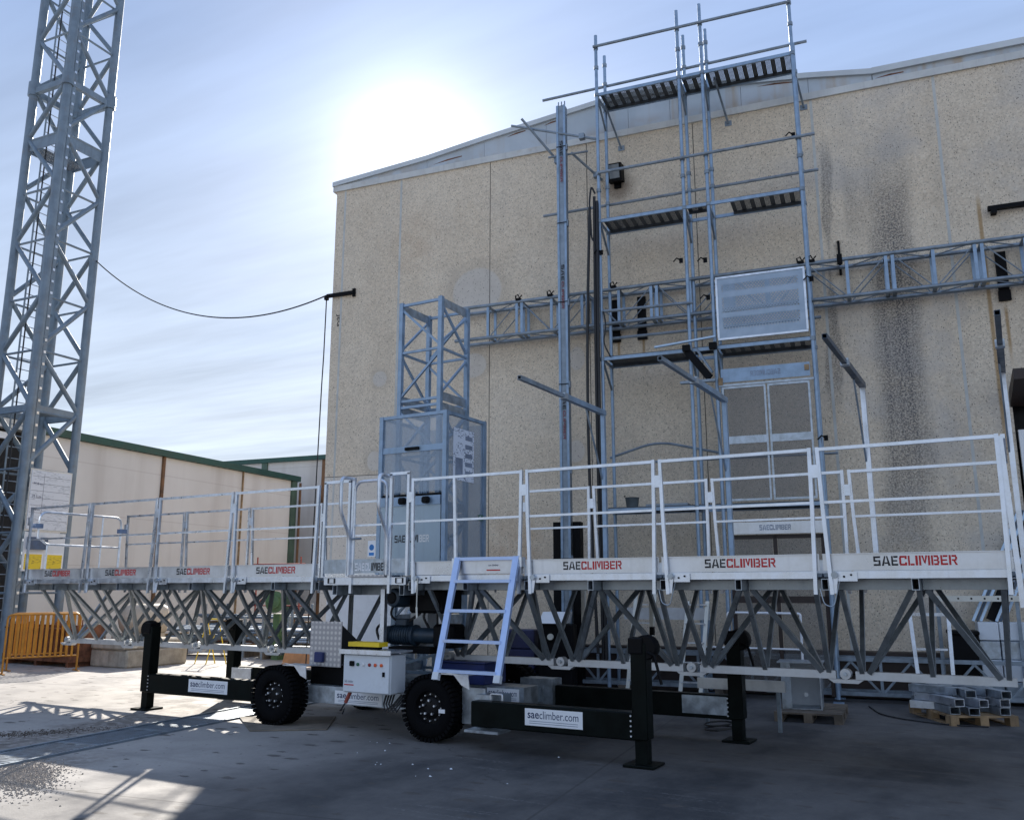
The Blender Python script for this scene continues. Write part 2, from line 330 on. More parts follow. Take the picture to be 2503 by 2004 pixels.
def ground_mat():
    t = NT('stained_concrete_yard')
    big = t.noise(.22, 3, .6); mid = t.noise(1.3, 4, .65); fine = t.noise(30, 3, .7)
    c = t.mix(t.rng(big, .3, .7), (.31, .285, .26), (.41, .38, .345))
    c = t.mix(t.math('MULTIPLY', t.rng(mid, .45, .72), .5), c, (.24, .225, .21))
    c = t.mix(t.math('MULTIPLY', t.rng(fine, .4, .7), .25), c, (.22, .20, .19))
    # shade painted into the yard's colour, darker to the right before the hall
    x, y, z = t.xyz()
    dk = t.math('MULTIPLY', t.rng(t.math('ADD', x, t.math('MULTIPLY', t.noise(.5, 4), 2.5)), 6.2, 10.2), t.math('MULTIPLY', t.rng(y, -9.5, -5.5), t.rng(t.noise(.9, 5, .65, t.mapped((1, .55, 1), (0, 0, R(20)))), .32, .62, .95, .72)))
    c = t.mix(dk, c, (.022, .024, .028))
    # blotches of old gum and oil
    wv = t.mapped((1.0, 1.9, 1)); vd = t.voro(1.7, wv, dims='2D'); vcol = t.voro(1.7, wv, out='Color', dims='2D'); s_ = t.n('ShaderNodeSeparateColor'); t.l(vcol, s_.inputs[0])
    rad = t.math('MULTIPLY_ADD', s_.outputs[1], .15, .05)
    wobv = t.math('MULTIPLY', t.math('SUBTRACT', t.noise(16, 4, .75), .5), .34)
    blot = t.math('MULTIPLY', t.rng(t.math('ADD', vd, wobv), rad, t.math('MULTIPLY', rad, .55)), t.math('GREATER_THAN', s_.outputs[0], .25))
    c = t.mix(t.math('MULTIPLY', blot, .85), c, (.075, .065, .058))
    sm = t.voro(4.2, dims='2D'); smc = t.voro(4.2, out='Color', dims='2D'); s3 = t.n('ShaderNodeSeparateColor'); t.l(smc, s3.inputs[0])
    c = t.mix(t.math('MULTIPLY', t.math('MULTIPLY', t.rng(sm, .07, .03), t.math('GREATER_THAN', s3.outputs[0], .7)), .7), c, (.09, .08, .07))
    # tyre marks, faint and long
    tm = t.noise(1.0, 4, .6, t.mapped((.12, 3.0, 1), (0, 0, R(-24))))
    c = t.mix(t.math('MULTIPLY', t.rng(tm, .55, .75), .35), c, (.15, .14, .135))
    # wet mud trail across the drain
    sd = t.math('SUBTRACT', t.math('ADD', t.math('MULTIPLY', x, .9907), t.math('MULTIPLY', y, .1357)), 2.1266)
    wv3 = t.math('MULTIPLY', t.math('SUBTRACT', mid, .5), 1.1)
    mud = t.math('MULTIPLY', t.rng(t.math('ABSOLUTE', t.math('ADD', t.math('SUBTRACT', sd, 1.45), wv3)), .62, .20), t.rng(y, 1.4, -.8))
    mud2 = t.math('MULTIPLY', t.rng(t.math('ABSOLUTE', t.math('ADD', t.math('SUBTRACT', sd, 2.95), wv3)), .55, .12), t.rng(y, -1.9, -2.9))
    mudm = t.math('MULTIPLY', t.math('MAXIMUM', mud, t.math('MULTIPLY', mud2, .8)), t.rng(t.noise(9, 4, .7), .34, .58))
    c = t.mix(t.math('MULTIPLY', mudm, .75), c, (.12, .095, .075))
    # casting joints
    def joint(nx, ny, off, w=.017):
        q = t.math('ABSOLUTE', t.math('SUBTRACT', t.math('ADD', t.math('MULTIPLY', x, nx), t.math('MULTIPLY', y, ny)), off))
        return t.rng(q, w, w * .3)
    j = t.math('MAXIMUM', joint(.989, .148, 9.82), joint(-.148, .989, -4.45))
    j = t.math('MAXIMUM', j, joint(-.148, .989, 1.6)); j = t.math('MAXIMUM', j, joint(.989, .148, 13.9)); ck_ = t.n('ShaderNodeTexVoronoi', feature='DISTANCE_TO_EDGE', voronoi_dimensions='2D'); wv2 = t.n('ShaderNodeVectorMath', operation='ADD'); nz_ = t.n('ShaderNodeTexNoise'); nz_.inputs['Scale'].default_value = 1.6; nz_.inputs['Detail'].default_value = 4; t.l(t.pos, nz_.inputs['Vector']); t.l(nz_.outputs['Color'], wv2.inputs[0]); t.l(t.pos, wv2.inputs[1]); t.l(wv2.outputs[0], ck_.inputs['Vector']); ck_.inputs['Scale'].default_value = .23; j = t.math('MAXIMUM', j, t.math('MULTIPLY', t.rng(ck_.outputs['Distance'], .0022, .0006), t.rng(big, .42, .55)))
    sc1 = t.noise(1.0, 3, .6, t.mapped((.5, 7, 1), (0, 0, R(15)))); c = t.mix(t.math('MULTIPLY', t.math('MULTIPLY', t.rng(sc1, .60, .70), t.rng(fine, .45, .6)), .35), c, (.30, .29, .28))
    c = t.mix(t.math('MULTIPLY', j, .8), c, (.05, .047, .045))
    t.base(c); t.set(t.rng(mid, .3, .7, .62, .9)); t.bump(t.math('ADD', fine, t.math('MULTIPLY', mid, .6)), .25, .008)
    return t.m
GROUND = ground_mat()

# ------------------------------------------------------------------ geometry helpers
class G:
    def __init__(s): s.v = []; s.f = []
    def add(s, vs, fs):
        o = len(s.v); s.v += [Vector(q) for q in vs]; s.f += [tuple(i + o for i in f) for f in fs]; return s
    def box(s, x0, x1, y0, y1, z0, z1):
        return s.add([(x0, y0, z0), (x1, y0, z0), (x1, y1, z0), (x0, y1, z0), (x0, y0, z1), (x1, y0, z1), (x1, y1, z1), (x0, y1, z1)],
                     [(0, 3, 2, 1), (4, 5, 6, 7), (0, 1, 5, 4), (1, 2, 6, 5), (2, 3, 7, 6), (3, 0, 4, 7)])
    def cbox(s, x0, x1, y0, y1, z0, z1, c=.01):   # box with chamfered edges
        vs = []; 
        import itertools
        X, Y, Z = (x0, x1), (y0, y1), (z0, z1)
        idx = {}
        for i, j, k in itertools.product((0, 1), repeat=3):
            sx, sy, sz = (1 if i == 0 else -1), (1 if j == 0 else -1), (1 if k == 0 else -1)
            for ax in range(3):
                p = [X[i] + sx * c, Y[j] + sy * c, Z[k] + sz * c]; p[ax] = (X[i], Y[j], Z[k])[ax]
                idx[(i, j, k, ax)] = len(vs); vs.append(tuple(p))
        fs = []
        for a in (0, 1):
            fs.append(tuple(idx[(a, j, k, 0)] for j, k in ((0, 0), (1, 0), (1, 1), (0, 1))))
            fs.append(tuple(idx[(j, a, k, 1)] for j, k in ((0, 0), (1, 0), (1, 1), (0, 1))))
            fs.append(tuple(idx[(j, k, a, 2)] for j, k in ((0, 0), (1, 0), (1, 1), (0, 1))))
        for a in (0, 1):
            for b in (0, 1):
                fs.append((idx[(0, a, b, 1)], idx[(1, a, b, 1)], idx[(1, a, b, 2)], idx[(0, a, b, 2)]))
                fs.append((idx[(a, 0, b, 0)], idx[(a, 1, b, 0)], idx[(a, 1, b, 2)], idx[(a, 0, b, 2)]))
                fs.append((idx[(a, b, 0, 0)], idx[(a, b, 1, 0)], idx[(a, b, 1, 1)], idx[(a, b, 0, 1)]))
        for i, j, k in itertools.product((0, 1), repeat=3): fs.append(tuple(idx[(i, j, k, a)] for a in range(3)))
        return s.add(vs, fs)
    def basis(s, d, up=(0, 0, 1)):
        d = Vector(d).normalized(); up = Vector(up)
        if abs(d.dot(up)) > .98: up = Vector((0, 1, 0)) if abs(d.y) < .9 else Vector((1, 0, 0))
        a = d.cross(up).normalized(); b = a.cross(d).normalized(); return d, a, b
    def bar(s, p, q, w, h=None, up=(0, 0, 1)):
        h = h or w; p, q = Vector(p), Vector(q); d, a, b = s.basis(q - p, up)
        c = [(-1, -1), (1, -1), (1, 1), (-1, 1)]
        vs = [p + a * i * w / 2 + b * j * h / 2 for i, j in c] + [q + a * i * w / 2 + b * j * h / 2 for i, j in c]
        return s.add(vs, [(3, 2, 1, 0), (4, 5, 6, 7), (0, 1, 5, 4), (1, 2, 6, 5), (2, 3, 7, 6), (3, 0, 4, 7)])
    def rect_tube(s, p, q, w, h, th=.005, up=(0, 0, 1)):   # open hollow section
        p, q = Vector(p), Vector(q); d, a, b = s.basis(q - p, up); c = [(-1, -1), (1, -1), (1, 1), (-1, 1)]
        vs = []
        for e in (p, q):
            vs += [e + a * i * w / 2 + b * j * h / 2 for i, j in c] + [e + a * i * (w / 2 - th) + b * j * (h / 2 - th) for i, j in c]
        fs = []
        for k in range(4):
            n = (k + 1) % 4
            fs += [(k, n, 8 + n, 8 + k), (4 + n, 4 + k, 12 + k, 12 + n), (n, k, 4 + k, 4 + n), (8 + k, 8 + n, 12 + n, 12 + k)]
        return s.add(vs, fs)
    def tube(s, p, q, r, n=10, r2=None):
        p, q = Vector(p), Vector(q); r2 = r if r2 is None else r2; d, a, b = s.basis(q - p)
        vs = [p + (a * math.cos(t) + b * math.sin(t)) * r for t in [2 * math.pi * i / n for i in range(n)]] + [q + (a * math.cos(t) + b * math.sin(t)) * r2 for t in [2 * math.pi * i / n for i in range(n)]]
        return s.add(vs, [(i, (i + 1) % n, n + (i + 1) % n, n + i) for i in range(n)] + [tuple(range(n - 1, -1, -1)), tuple(range(n, 2 * n))])
    def pipe(s, pts, r, n=8):
        pts = [Vector(p) for p in pts]; vs = []; N = len(pts); prev = None
        for i, p in enumerate(pts):
            d = (pts[min(i + 1, N - 1)] - pts[max(i - 1, 0)]).normalized()
            if prev is None: _, a, b = s.basis(d)
            else:
                a = (prev - d * prev.dot(d)).normalized(); b = a.cross(d).normalized() * -1
            prev = a; b = d.cross(a).normalized()
            vs += [p + (a * math.cos(t) + b * math.sin(t)) * r for t in [2 * math.pi * k / n for k in range(n)]]
        fs = [(i * n + k, i * n + (k + 1) % n, (i + 1) * n + (k + 1) % n, (i + 1) * n + k) for i in range(N - 1) for k in range(n)]
        return s.add(vs, fs + [tuple(range(n - 1, -1, -1)), tuple(range((N - 1) * n, N * n))])
    def lathe(s, c, axis, prof, n=32, cap=True):   # prof: (along, radius)
        c = Vector(c); d, a, b = s.basis(axis); vs = []
        for h, r in prof: vs += [c + d * h + (a * math.cos(t) + b * math.sin(t)) * r for t in [2 * math.pi * k / n for k in range(n)]]
        m = len(prof)
        return s.add(vs, [(i * n + k, i * n + (k + 1) % n, (i + 1) * n + (k + 1) % n, (i + 1) * n + k) for i in range(m - 1) for k in range(n)] + ([tuple(range(n - 1, -1, -1)), tuple(range((m - 1) * n, m * n))] if cap else []))
    def prism(s, poly, ext):   # planar polygon of 3-D points extruded by a vector
        n = len(poly); e = Vector(ext); vs = [Vector(p) for p in poly] + [Vector(p) + e for p in poly]
        return s.add(vs, [tuple(range(n - 1, -1, -1)), tuple(range(n, 2 * n))] + [(i, (i + 1) % n, n + (i + 1) % n, n + i) for i in range(n)])

def arc(pts, rad, seg=5):   # rounds the corners of a polyline
    pts = [Vector(p) for p in pts]; out = [pts[0]]
    for i in range(1, len(pts) - 1):
        a, b, c = pts[i - 1], pts[i], pts[i + 1]; r = min(rad, (a - b).length * .49, (c - b).length * .49)
        p, q = b + (a - b).normalized() * r, b + (c - b).normalized() * r
        for k in range(seg + 1):
            t = k / seg; out.append(p * (1 - t) ** 2 + b * 2 * t * (1 - t) + q * t * t)
    return out + [pts[-1]]

WA = R(7.8); U = Vector((math.cos(WA), math.sin(WA), 0)); NN = Vector((-math.sin(WA), math.cos(WA), 0)); WO = Vector((1.443, 5.136, 0))
FR = {'P': Matrix.Identity(4), 'W': Matrix.Translation(WO) @ Matrix.Rotation(WA, 4, 'Z')}
def frame(name, loc, rz): FR[name] = Matrix.Translation(Vector(loc)) @ Matrix.Rotation(rz, 4, 'Z')

BASE = {}
def make_mesh(name, g, mat, off):
    me = bpy.data.meshes.new(name); me.from_pydata([tuple(v - off) for v in g.v], [], g.f); me.validate(); me.update()
    me.polygons.foreach_set('use_smooth', [True] * len(me.polygons)); me.set_sharp_from_angle(angle=R(38))
    me.materials.append(mat); return me
def fixn(me):
    import bmesh
    b = bmesh.new(); b.from_mesh(me); bmesh.ops.recalc_face_normals(b, faces=b.faces); b.to_mesh(me); b.free()
def thing(name, label, cat, base=(0, 0, 0), fr='P', group=None):
    o = bpy.data.objects.new(name, None); COL.objects.link(o); o.empty_display_size = .1
    o.matrix_world = FR[fr] @ Matrix.Translation(Vector(base))
    o['label'] = label; o['category'] = cat
    if group: o['group'] = group
    BASE[o.name] = Vector(base); return o
def part(t, name, g, mat, parent=None, label=None, kind=None):
    off = BASE[t.name]; me = make_mesh(name, g, mat, off); fixn(me)
    o = bpy.data.objects.new(name, me); COL.objects.link(o); o.parent = parent or t
    if label: o['label'] = label
    if kind: o['kind'] = kind
    return o
def single(name, label, cat, g, mat, base=(0, 0, 0), fr='P', group=None, kind=None):
    off = Vector(base); me = make_mesh(name, g, mat, off); fixn(me)
    o = bpy.data.objects.new(name, me); COL.objects.link(o); o.matrix_world = FR[fr] @ Matrix.Translation(off)
    if label: o['label'] = label
    if cat: o['category'] = cat
    if group: o['group'] = group
    if kind: o['kind'] = kind
    BASE[o.name] = off; return o
TXC = {}
def text_geo(txt, bold=0.0):
    k = (txt, bold)
    if k in TXC: return TXC[k]
    cu = bpy.data.curves.new('t', 'FONT'); cu.body = txt; cu.size = 1.0; cu.offset = bold; cu.resolution_u = 3; cu.fill_mode = 'FRONT'
    o = bpy.data.objects.new('t', cu); COL.objects.link(o)
    dg = bpy.context.evaluated_depsgraph_get(); me = bpy.data.meshes.new_from_object(o.evaluated_get(dg))
    vs = [v.co.copy() for v in me.vertices]; fs = [tuple(p.vertices) for p in me.polygons]
    bpy.data.objects.remove(o); bpy.data.curves.remove(cu); bpy.data.meshes.remove(me)
    x0 = min(v.x for v in vs); x1 = max(v.x for v in vs); y0 = min(v.y for v in vs); y1 = max(v.y for v in vs)
    TXC[k] = (vs, fs, x0, x1, y0, y1); return TXC[k]
def lettering(t, txt, org, xd, up, w, h, mat, parent=None, bold=0.0, name='lettering', mirror=False):
    vs, fs, x0, x1, y0, y1 = text_geo(txt, bold); org, xd, up = Vector(org), Vector(xd), Vector(up)
    g = G(); n = xd.cross(up).normalized() * .0006
    def f(v):
        a = (v.x - x0) / (x1 - x0); a = 1 - a if mirror else a
        return org + xd * a * w + up * ((v.y - y0) / (y1 - y0)) * h + n
    g.add([f(v) for v in vs], fs)
    off = BASE[t.name]; me = make_mesh(name, g, mat, off)
    o = bpy.data.objects.new(name, me); COL.objects.link(o); o.parent = parent or t; return o
SG = {   # stencil capitals: rectangles (x0, z0, x1, z1) and quads, in a unit cell
 'S': (.62, [(0,.8,1,1),(0,.55,.27,.8),(0,.42,.62,.6),(.68,.42,1,.6),(.73,.2,1,.42),(0,0,1,.2)], []),
 'A': (.78, [(.34,.2,.70,.36)], [((0,0),(.25,0),(.50,1),(.34,1)),((.55,1),(.70,1),(1,0),(.74,0))]),
 'E': (.58, [(0,0,.27,1),(.34,.8,1,1),(.27,.42,.9,.58),(.27,0,1,.2)], []),
 'C': (.64, [(0,.14,.27,.86),(.08,.8,1,1),(.08,0,1,.2),(.73,.66,1,.8),(.73,.2,1,.34)], []),
 'L': (.52, [(0,0,.30,1),(.36,0,1,.2)], []),
 'I': (.20, [(0,0,1,1)], []),
 'M': (.90, [(0,0,.19,1),(.81,0,1,1)], [((.22,1),(.40,1),(.56,.22),(.46,.22)),((.60,1),(.78,1),(.56,.10),(.50,.40))]),
 'B': (.66, [(0,0,.25,1),(.33,.8,.88,1),(.33,.42,.90,.58),(.33,0,.90,.2),(.73,.58,.97,.8),(.73,.2,1,.42)], []),
 'R': (.68, [(0,0,.25,1),(.33,.8,.88,1),(.33,.42,.88,.58),(.73,.56,.97,.82)], [((.48,.42),(.72,.42),(1,0),(.74,0))])}
def stencil(t, txt, org, xd, up, w_, h, mat, parent=None, mirror=False):
    org, xd, up = Vector(org), Vector(xd), Vector(up); n = xd.cross(up).normalized() * .0006
    tot = sum(SG[c][0] for c in txt) + .09 * (len(txt) - 1); g = G(); cx = 0
    def P_(a, b):
        a = a / tot; a = 1 - a if mirror else a
        return org + xd * a * w_ + up * b * h + n
    for c in txt:
        cw, rs, qs = SG[c]
        for x0, z0, x1, z1 in rs: g.add([P_(cx + x0 * cw, z0), P_(cx + x1 * cw, z0), P_(cx + x1 * cw, z1), P_(cx + x0 * cw, z1)], [(0, 1, 2, 3)])
        for q in qs: g.add([P_(cx + a * cw, b) for a, b in q], [(0, 1, 2, 3)])
        cx += cw + .09
    me = make_mesh('lettering', g, mat, BASE[t.name]); o = bpy.data.objects.new('lettering', me); COL.objects.link(o); o.parent = parent or t; return o
def logo(t, x0, x1, y, z0, z1, parent=None, xd=(1, 0, 0), c1=None, c2=None):
    w = x1 - x0
    stencil(t, 'SAE', (x0, y, z0), xd, (0, 0, 1), w * .30, z1 - z0, c1 or BLKP, parent)
    stencil(t, 'CLIMBER', (x0 + w * .315, y, z0), xd, (0, 0, 1), w * .685, z1 - z0, c2 or RED, parent)
def sub(*a): return Vector(a)

# ------------------------------------------------------------------ the setting: yard
def w(s_, d, z): return Vector((s_, -d, z))
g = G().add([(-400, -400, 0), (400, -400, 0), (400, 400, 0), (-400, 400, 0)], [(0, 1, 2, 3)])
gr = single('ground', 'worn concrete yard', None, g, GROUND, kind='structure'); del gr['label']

# ------------------------------------------------------------------ the hall with the concrete panel wall
hall = thing('concrete_hall', 'tall hall of speckled beige concrete panels with a metal gable strip', 'building', (0, 0, 0), 'W')
JO = [0.0, 0.23, 1.60, 3.635, 5.655, 7.70, 9.78, 11.73]
TOP = 10.05
for i in range(len(JO)):
    a = JO[i]; b = JO[i + 1] if i + 1 < len(JO) else 13.78
    gap = .008
    if i == 7:      # panel round the dark doorway
        g = G().box(a + gap, 12.33, 0, .16, -.2, TOP).box(12.33, b, 0, .16, 4.55, TOP)
    else: g = G().box(a + gap, b - gap, 0, .16, -.2, TOP)
    part(hall, 'wall_panel', g, WALL)
for k in range(3):
    a = 13.78 + 2.03 * k
    part(hall, 'wall_panel', G().box(a + .012, a + 2.018, 0, .16, 4.55 if k == 0 else -.2, TOP), WALL)
for i, x in enumerate(JO[1:] + [13.78, 15.81]):
    light = i in (0, 1, 5, 6)
    part(hall, 'joint_sealant', G().box(x - (.022 if light else .009), x + (.022 if light else .009), .006 if not light else -.003, .05, 0, TOP - .01), SEAL if light else DARKJ)
part(hall, 'side_wall', G().box(.004, .16, .17, 24, -.2, TOP), WALL)
part(hall, 'rear_wall', G().box(.2, 19.8, 23.8, 24, -.2, TOP), WALL)
part(hall, 'end_wall', G().box(19.7, 19.86, .17, 23.7, -.2, TOP), WALL)
# trim, gable sheet and roof edge
part(hall, 'wall_trim', G().box(-.07, 19.9, -.035, .18, TOP, TOP + .13), TRIM)
RO = [(-.08, 10.17), (2.2, 10.36), (3.5, 10.53), (4.84, 10.68), (5.9, 10.80), (6.5, 10.82), (7.3, 10.76), (8.6, 10.61), (9.76, 10.46), (10.8, 10.29)]
def roofline(lo, y0, y1, dz, mat, name):
    gg = G()
    for (a, za), (b, zb) in zip(RO[:-1], RO[1:]):
        gg.prism([(a, y0, lo if lo else za), (b, y0, lo if lo else zb), (b, y0, zb + dz), (a, y0, za + dz)], (0, y1 - y0, 0))
    return part(hall, name, gg, mat)
nseg = 9
for (a, za), (b, zb) in zip(RO[:-1], RO[1:]):
    part(hall, 'gable_sheet', G().prism([(a + .003, -.01, TOP + .12), (b - .003, -.01, TOP + .12), (b - .003, -.01, zb + .01), (a + .003, -.01, za + .01)], (0, .05, 0)), FASCIA)
rf = roofline(None, -.06, .20, .10, FLASH, 'roof_edge')
part(hall, 'roof_edge', G().prism([(10.8, -.06, 10.29), (19.9, -.06, 10.29), (19.9, -.06, 10.40), (10.8, -.06, 10.40)], (0, .26, 0)), FLASH)
part(hall, 'gable_sheet', G().box(10.81, 19.9, -.01, .04, TOP + .12, 10.30), FASCIA)
gg = G()
for (a, za), (b, zb) in zip(RO[:-1] + [(10.8, 10.29)], RO[1:] + [(19.9, 10.29)]):
    gg.prism([(a, .2, za - .02), (b, .2, zb - .02), (b, .2, zb + .04), (a, .2, za + .04)], (0, 23.8, 0))
part(hall, 'roof', gg, FLASH)
# rusty gaps where the sheets have lifted
for a, b, za, zb in ((2.35, 3.0, 10.245, 10.30), (4.0, 4.4, 10.525, 10.575), (4.8, 5.1, 10.61, 10.65), (8.9, 9.5, 10.51, 10.45), (10.85, 11.3, 10.21, 10.22)):
    part(hall, 'rust_gap', G().prism([(a, -.014, za), (b, -.014, zb), (b, -.014, zb + .018), ((a + b) / 2, -.014, (za + zb) / 2 + .030)], (0, .004, 0)), RUSTY)
# doorway at the right with its hood
part(hall, 'doorway', G().box(12.34, 15.9, .25, .4, 0, 4.5), DARK)
part(hall, 'door_hood', G().prism([(12.30, -.02, 4.32), (12.30, -.02, 4.56), (12.30, -.62, 4.78), (12.30, -.62, 4.62)], (3.6, 0, 0)), BRICKB)
part(hall, 'sliding_door', G().box(12.36, 15.9, -.10, -.04, .05, 3.95), WHITE)
# stencilled mark on the corner, turned on its side
lettering(hall, 'JEG', (.12, -.002, 7.27), (0, 0, -1), (1, 0, 0), .27, .12, BLKP, None, .02)
part(hall, 'saw_cut', G().box(.0, 1.30, -.003, .02, 3.82, 3.832), DARKJ)

# ------------------------------------------------------------------ pale building at the left, beyond the tower
lb = thing('pale_warehouse', 'long low warehouse of smooth pale panels with a dark green roof edge', 'building', (-12, 0, 0), 'W')
for a, b in ((3.0, 8.03), (8.11, 12.2), (12.24, 15.3)):
    part(lb, 'wall_panel', G().box(-12.2, -12, a, b, -.2, 6.05), LWALL)
for y, m in ((8.07, BROWN), (12.22, WOOD)):
    part(lb, 'joint_cover', G().box(-12.02, -11.93, y - (.055 if y < 9 else .02), y + (.055 if y < 9 else .02), 0, 6.05), m)
part(lb, 'corner_profile', G().box(-12.05, -11.9, 15.31, 15.62, 0, 6.05), GREENP)
part(lb, 'downpipe', G().tube((-11.82, 15.72, 0), (-11.82, 15.72, 6.0), .05), BROWN)
part(lb, 'end_wall', G().box(-30, -12.06, 15.33, 15.6, -.2, 6.05), LWALL)
part(lb, 'roof_edge', G().box(-12.35, -11.86, 3.0, 15.8, 6.06, 6.28), GREENT)
part(lb, 'roof', G().box(-30, -12.36, -14, 15.8, 6.0, 6.36), FLASH)
# bay opening beside the panels, closed by a black sheet standing for its shade
part(lb, 'bay_back', G().box(-17, -16.8, -14, 2.92, 0, 6), DARK)
part(lb, 'bay_shade_sheet', G().box(-12.25, -12.1, -14, 2.92, -.1, 6.0), DARK)
part(lb, 'bay_gutter', G().box(-12.4, -11.8, -14, 2.95, 6.02, 6.5), TRIM)
part(lb, 'bay_light_strip', G().box(-12.0, -11.9, -14, 2.3, 5.72, 5.9), WHITE)

b2 = thing('rear_warehouse', 'pale rendered warehouse with a thin green roof edge between the two halls', 'building', (-16, 17.5, 0), 'W')
part(b2, 'wall', G().box(-34, -6, 17.5, 17.7, -.2, 7.25), LWALL)
part(b2, 'roof_edge', G().box(-34, -6, 17.35, 17.9, 7.25, 7.45), GREENT)
part(b2, 'roof', G().box(-34, -6, 17.9, 30, 7.2, 7.4), FLASH)
part(b2, 'joint_cover', G().box(-11.95, -11.65, 17.42, 17.5, 0, 7.25), BROWN)
part(b2, 'joint_cover', G().box(-15.2, -14.9, 17.42, 17.5, 0, 7.25), GREENP)
part(b2, 'joint_cover', G().box(-9.0, -8.75, 17.42, 17.5, 0, 7.25), BROWN)

# ------------------------------------------------------------------ lattice tower at the left
frame('T', (-6.493, 3.673, 0), .084)
tw = thing('lattice_tower', 'tall grey steel lattice tower with flanged section joint and inner ladder', 'tower', (0, 0, 0), 'T')
TWW = 1.291; TOPZ = 19.0
C4 = [(0, 0), (0, TWW), (-TWW, TWW), (-TWW, 0)]     # near, right, back, left
for i, (x, y) in enumerate(C4):
    part(tw, 'leg', G().tube((x, y, 0), (x, y, TOPZ), .105, 16), TOWER)
    part(tw, 'base_plate', G().box(x - .22, x + .22, y - .22, y + .22, 0.0, .03), TOWER)
    fl = part(tw, 'flange', G().tube((x, y, 14.30), (x, y, 14.68), .145, 12), TOWER)
def tp(i, z): return Vector((*C4[i], z))
H = 2.87
# zigzag braces: on face a-b the nodes of a lie at zA, those of b at zA - H/2
for a, b, z0 in ((0, 3, 14.5), (1, 0, 14.5), (2, 1, 14.5), (3, 2, 14.5)):
    for k in range(-2, 6):
        zA = z0 - H * k; zB = zA - H / 2
        for p, q in (((a, zA), (b, zB)), ((b, zB), (a, zA - H))):
            if min(p[1], q[1]) < .3: continue
            if max(p[1], q[1]) > TOPZ: continue
            part(tw, 'diagonal_brace', G().tube(tp(*p), tp(*q), .060, 10), TOWER)
        if zA > .3: part(tw, 'thin_strut', G().tube(tp(a, zA - .12), tp(b, zA - .12), .029, 6), TOWER)
        if zB > .3: part(tw, 'thin_strut', G().tube(tp(a, zB - .06), tp(b, zB - .06), .029, 6), TOWER)
for i in range(4):
    j = (i + 1) % 4; p, q = tp(i, 14.42), tp(j, 14.42)
    part(tw, 'joint_beam', G().bar(p, q, .12, .16), TOWER)
    part(tw, 'platform_plate', G().bar(tp(i, 12.85), tp(j, 12.85), .02, .30), TOWER)
    part(tw, 'platform_plate', G().bar(tp(i, 5.85), tp(j, 5.85), .02, .16), TOWER)
part(tw, 'corner_gusset', G().prism([(-.02, .06, 5.80), (-.02, TWW - .05, 5.82), (-.62, TWW * .52, 5.78)], (0, 0, .02)), TOWER)
part(tw, 'rest_platform', G().box(-TWW + .1, -TWW * .5, .1, TWW - .1, 12.70, 12.73), MESHD)
for y in (.34, .70):
    part(tw, 'ladder_rail', G().tube((-TWW + .12, y, .3), (-TWW + .12, y, TOPZ), .022, 6), GALVD)
gg = [part(tw, 'ladder_rung', G().tube((-TWW + .12, .34, z * .28), (-TWW + .12, .70, z * .28), .012, 5), GALV) for z in range(2, 66)]
part(tw, 'hoist_rope', G().tube((-TWW * .55, .12, .5), (-TWW * .55, .12, TOPZ), .018, 6), CABLE)
# rack with bright teeth up the near leg
part(tw, 'rack_strip', G().box(.02, .05, .10, .20, .5, TOPZ), TOWER)
for k in range(60): part(tw, 'rack_tooth', G().box(.048, .062, .12, .18, .9 + k * .30, .96 + k * .30), ALU)
ch = thing('load_chart', 'pale ruled load chart board on the lattice tower', 'board', (.1, .15, 2.95), 'T')
part(ch, 'sheet', G().box(.11, .125, .13, 1.19, 2.98, 4.36), CHART)
part(ch, 'border', G().box(.10, .109, .10, 1.22, 2.94, 4.40), TRIM)
for k in range(7): part(ch, 'rule', G().box(.1255, .1275, .15, 1.17, 3.2 + k * .17, 3.206 + k * .17), DKB)
part(ch, 'rule', G().box(.1255, .1275, .46, .466, 3.05, 4.3), DKB)
for k, tx in enumerate(('M 0 m', 'M 5 m', 'M 8 m')):
    lettering(ch, tx, (.1285, .20, 3.42 + k * .3), (0, 1, 0), (0, 0, 1), .22, .06, DKB)
cb = thing('tower_control_box', 'grey switch box under the load chart on the lattice tower', 'switch box', (.1, .15, 2.4), 'T')
part(cb, 'back_panel', G().box(.10, .112, .12, 1.2, 2.02, 2.92), BOXW)
part(cb, 'case', G().box(.112, .22, .2, .66, 2.52, 2.80), simple('dark_blue_box', (.06, .10, .18), .5))
for k, y in enumerate((.14, .68)):
    s_ = thing('safety_sign', ('yellow safety sign with a white border beside the tower rack' if k == 0 else 'yellow safety sign nearer the far tower leg'), 'sign', (.12, y, 2.05), 'T')
    part(s_, 'border', G().box(.1125, .121, y, y + .50, 2.03, 2.44), PRW)
    part(s_, 'panel', G().box(.1215, .124, y + .03, y + .47, 2.06, 2.41), YSIGN)

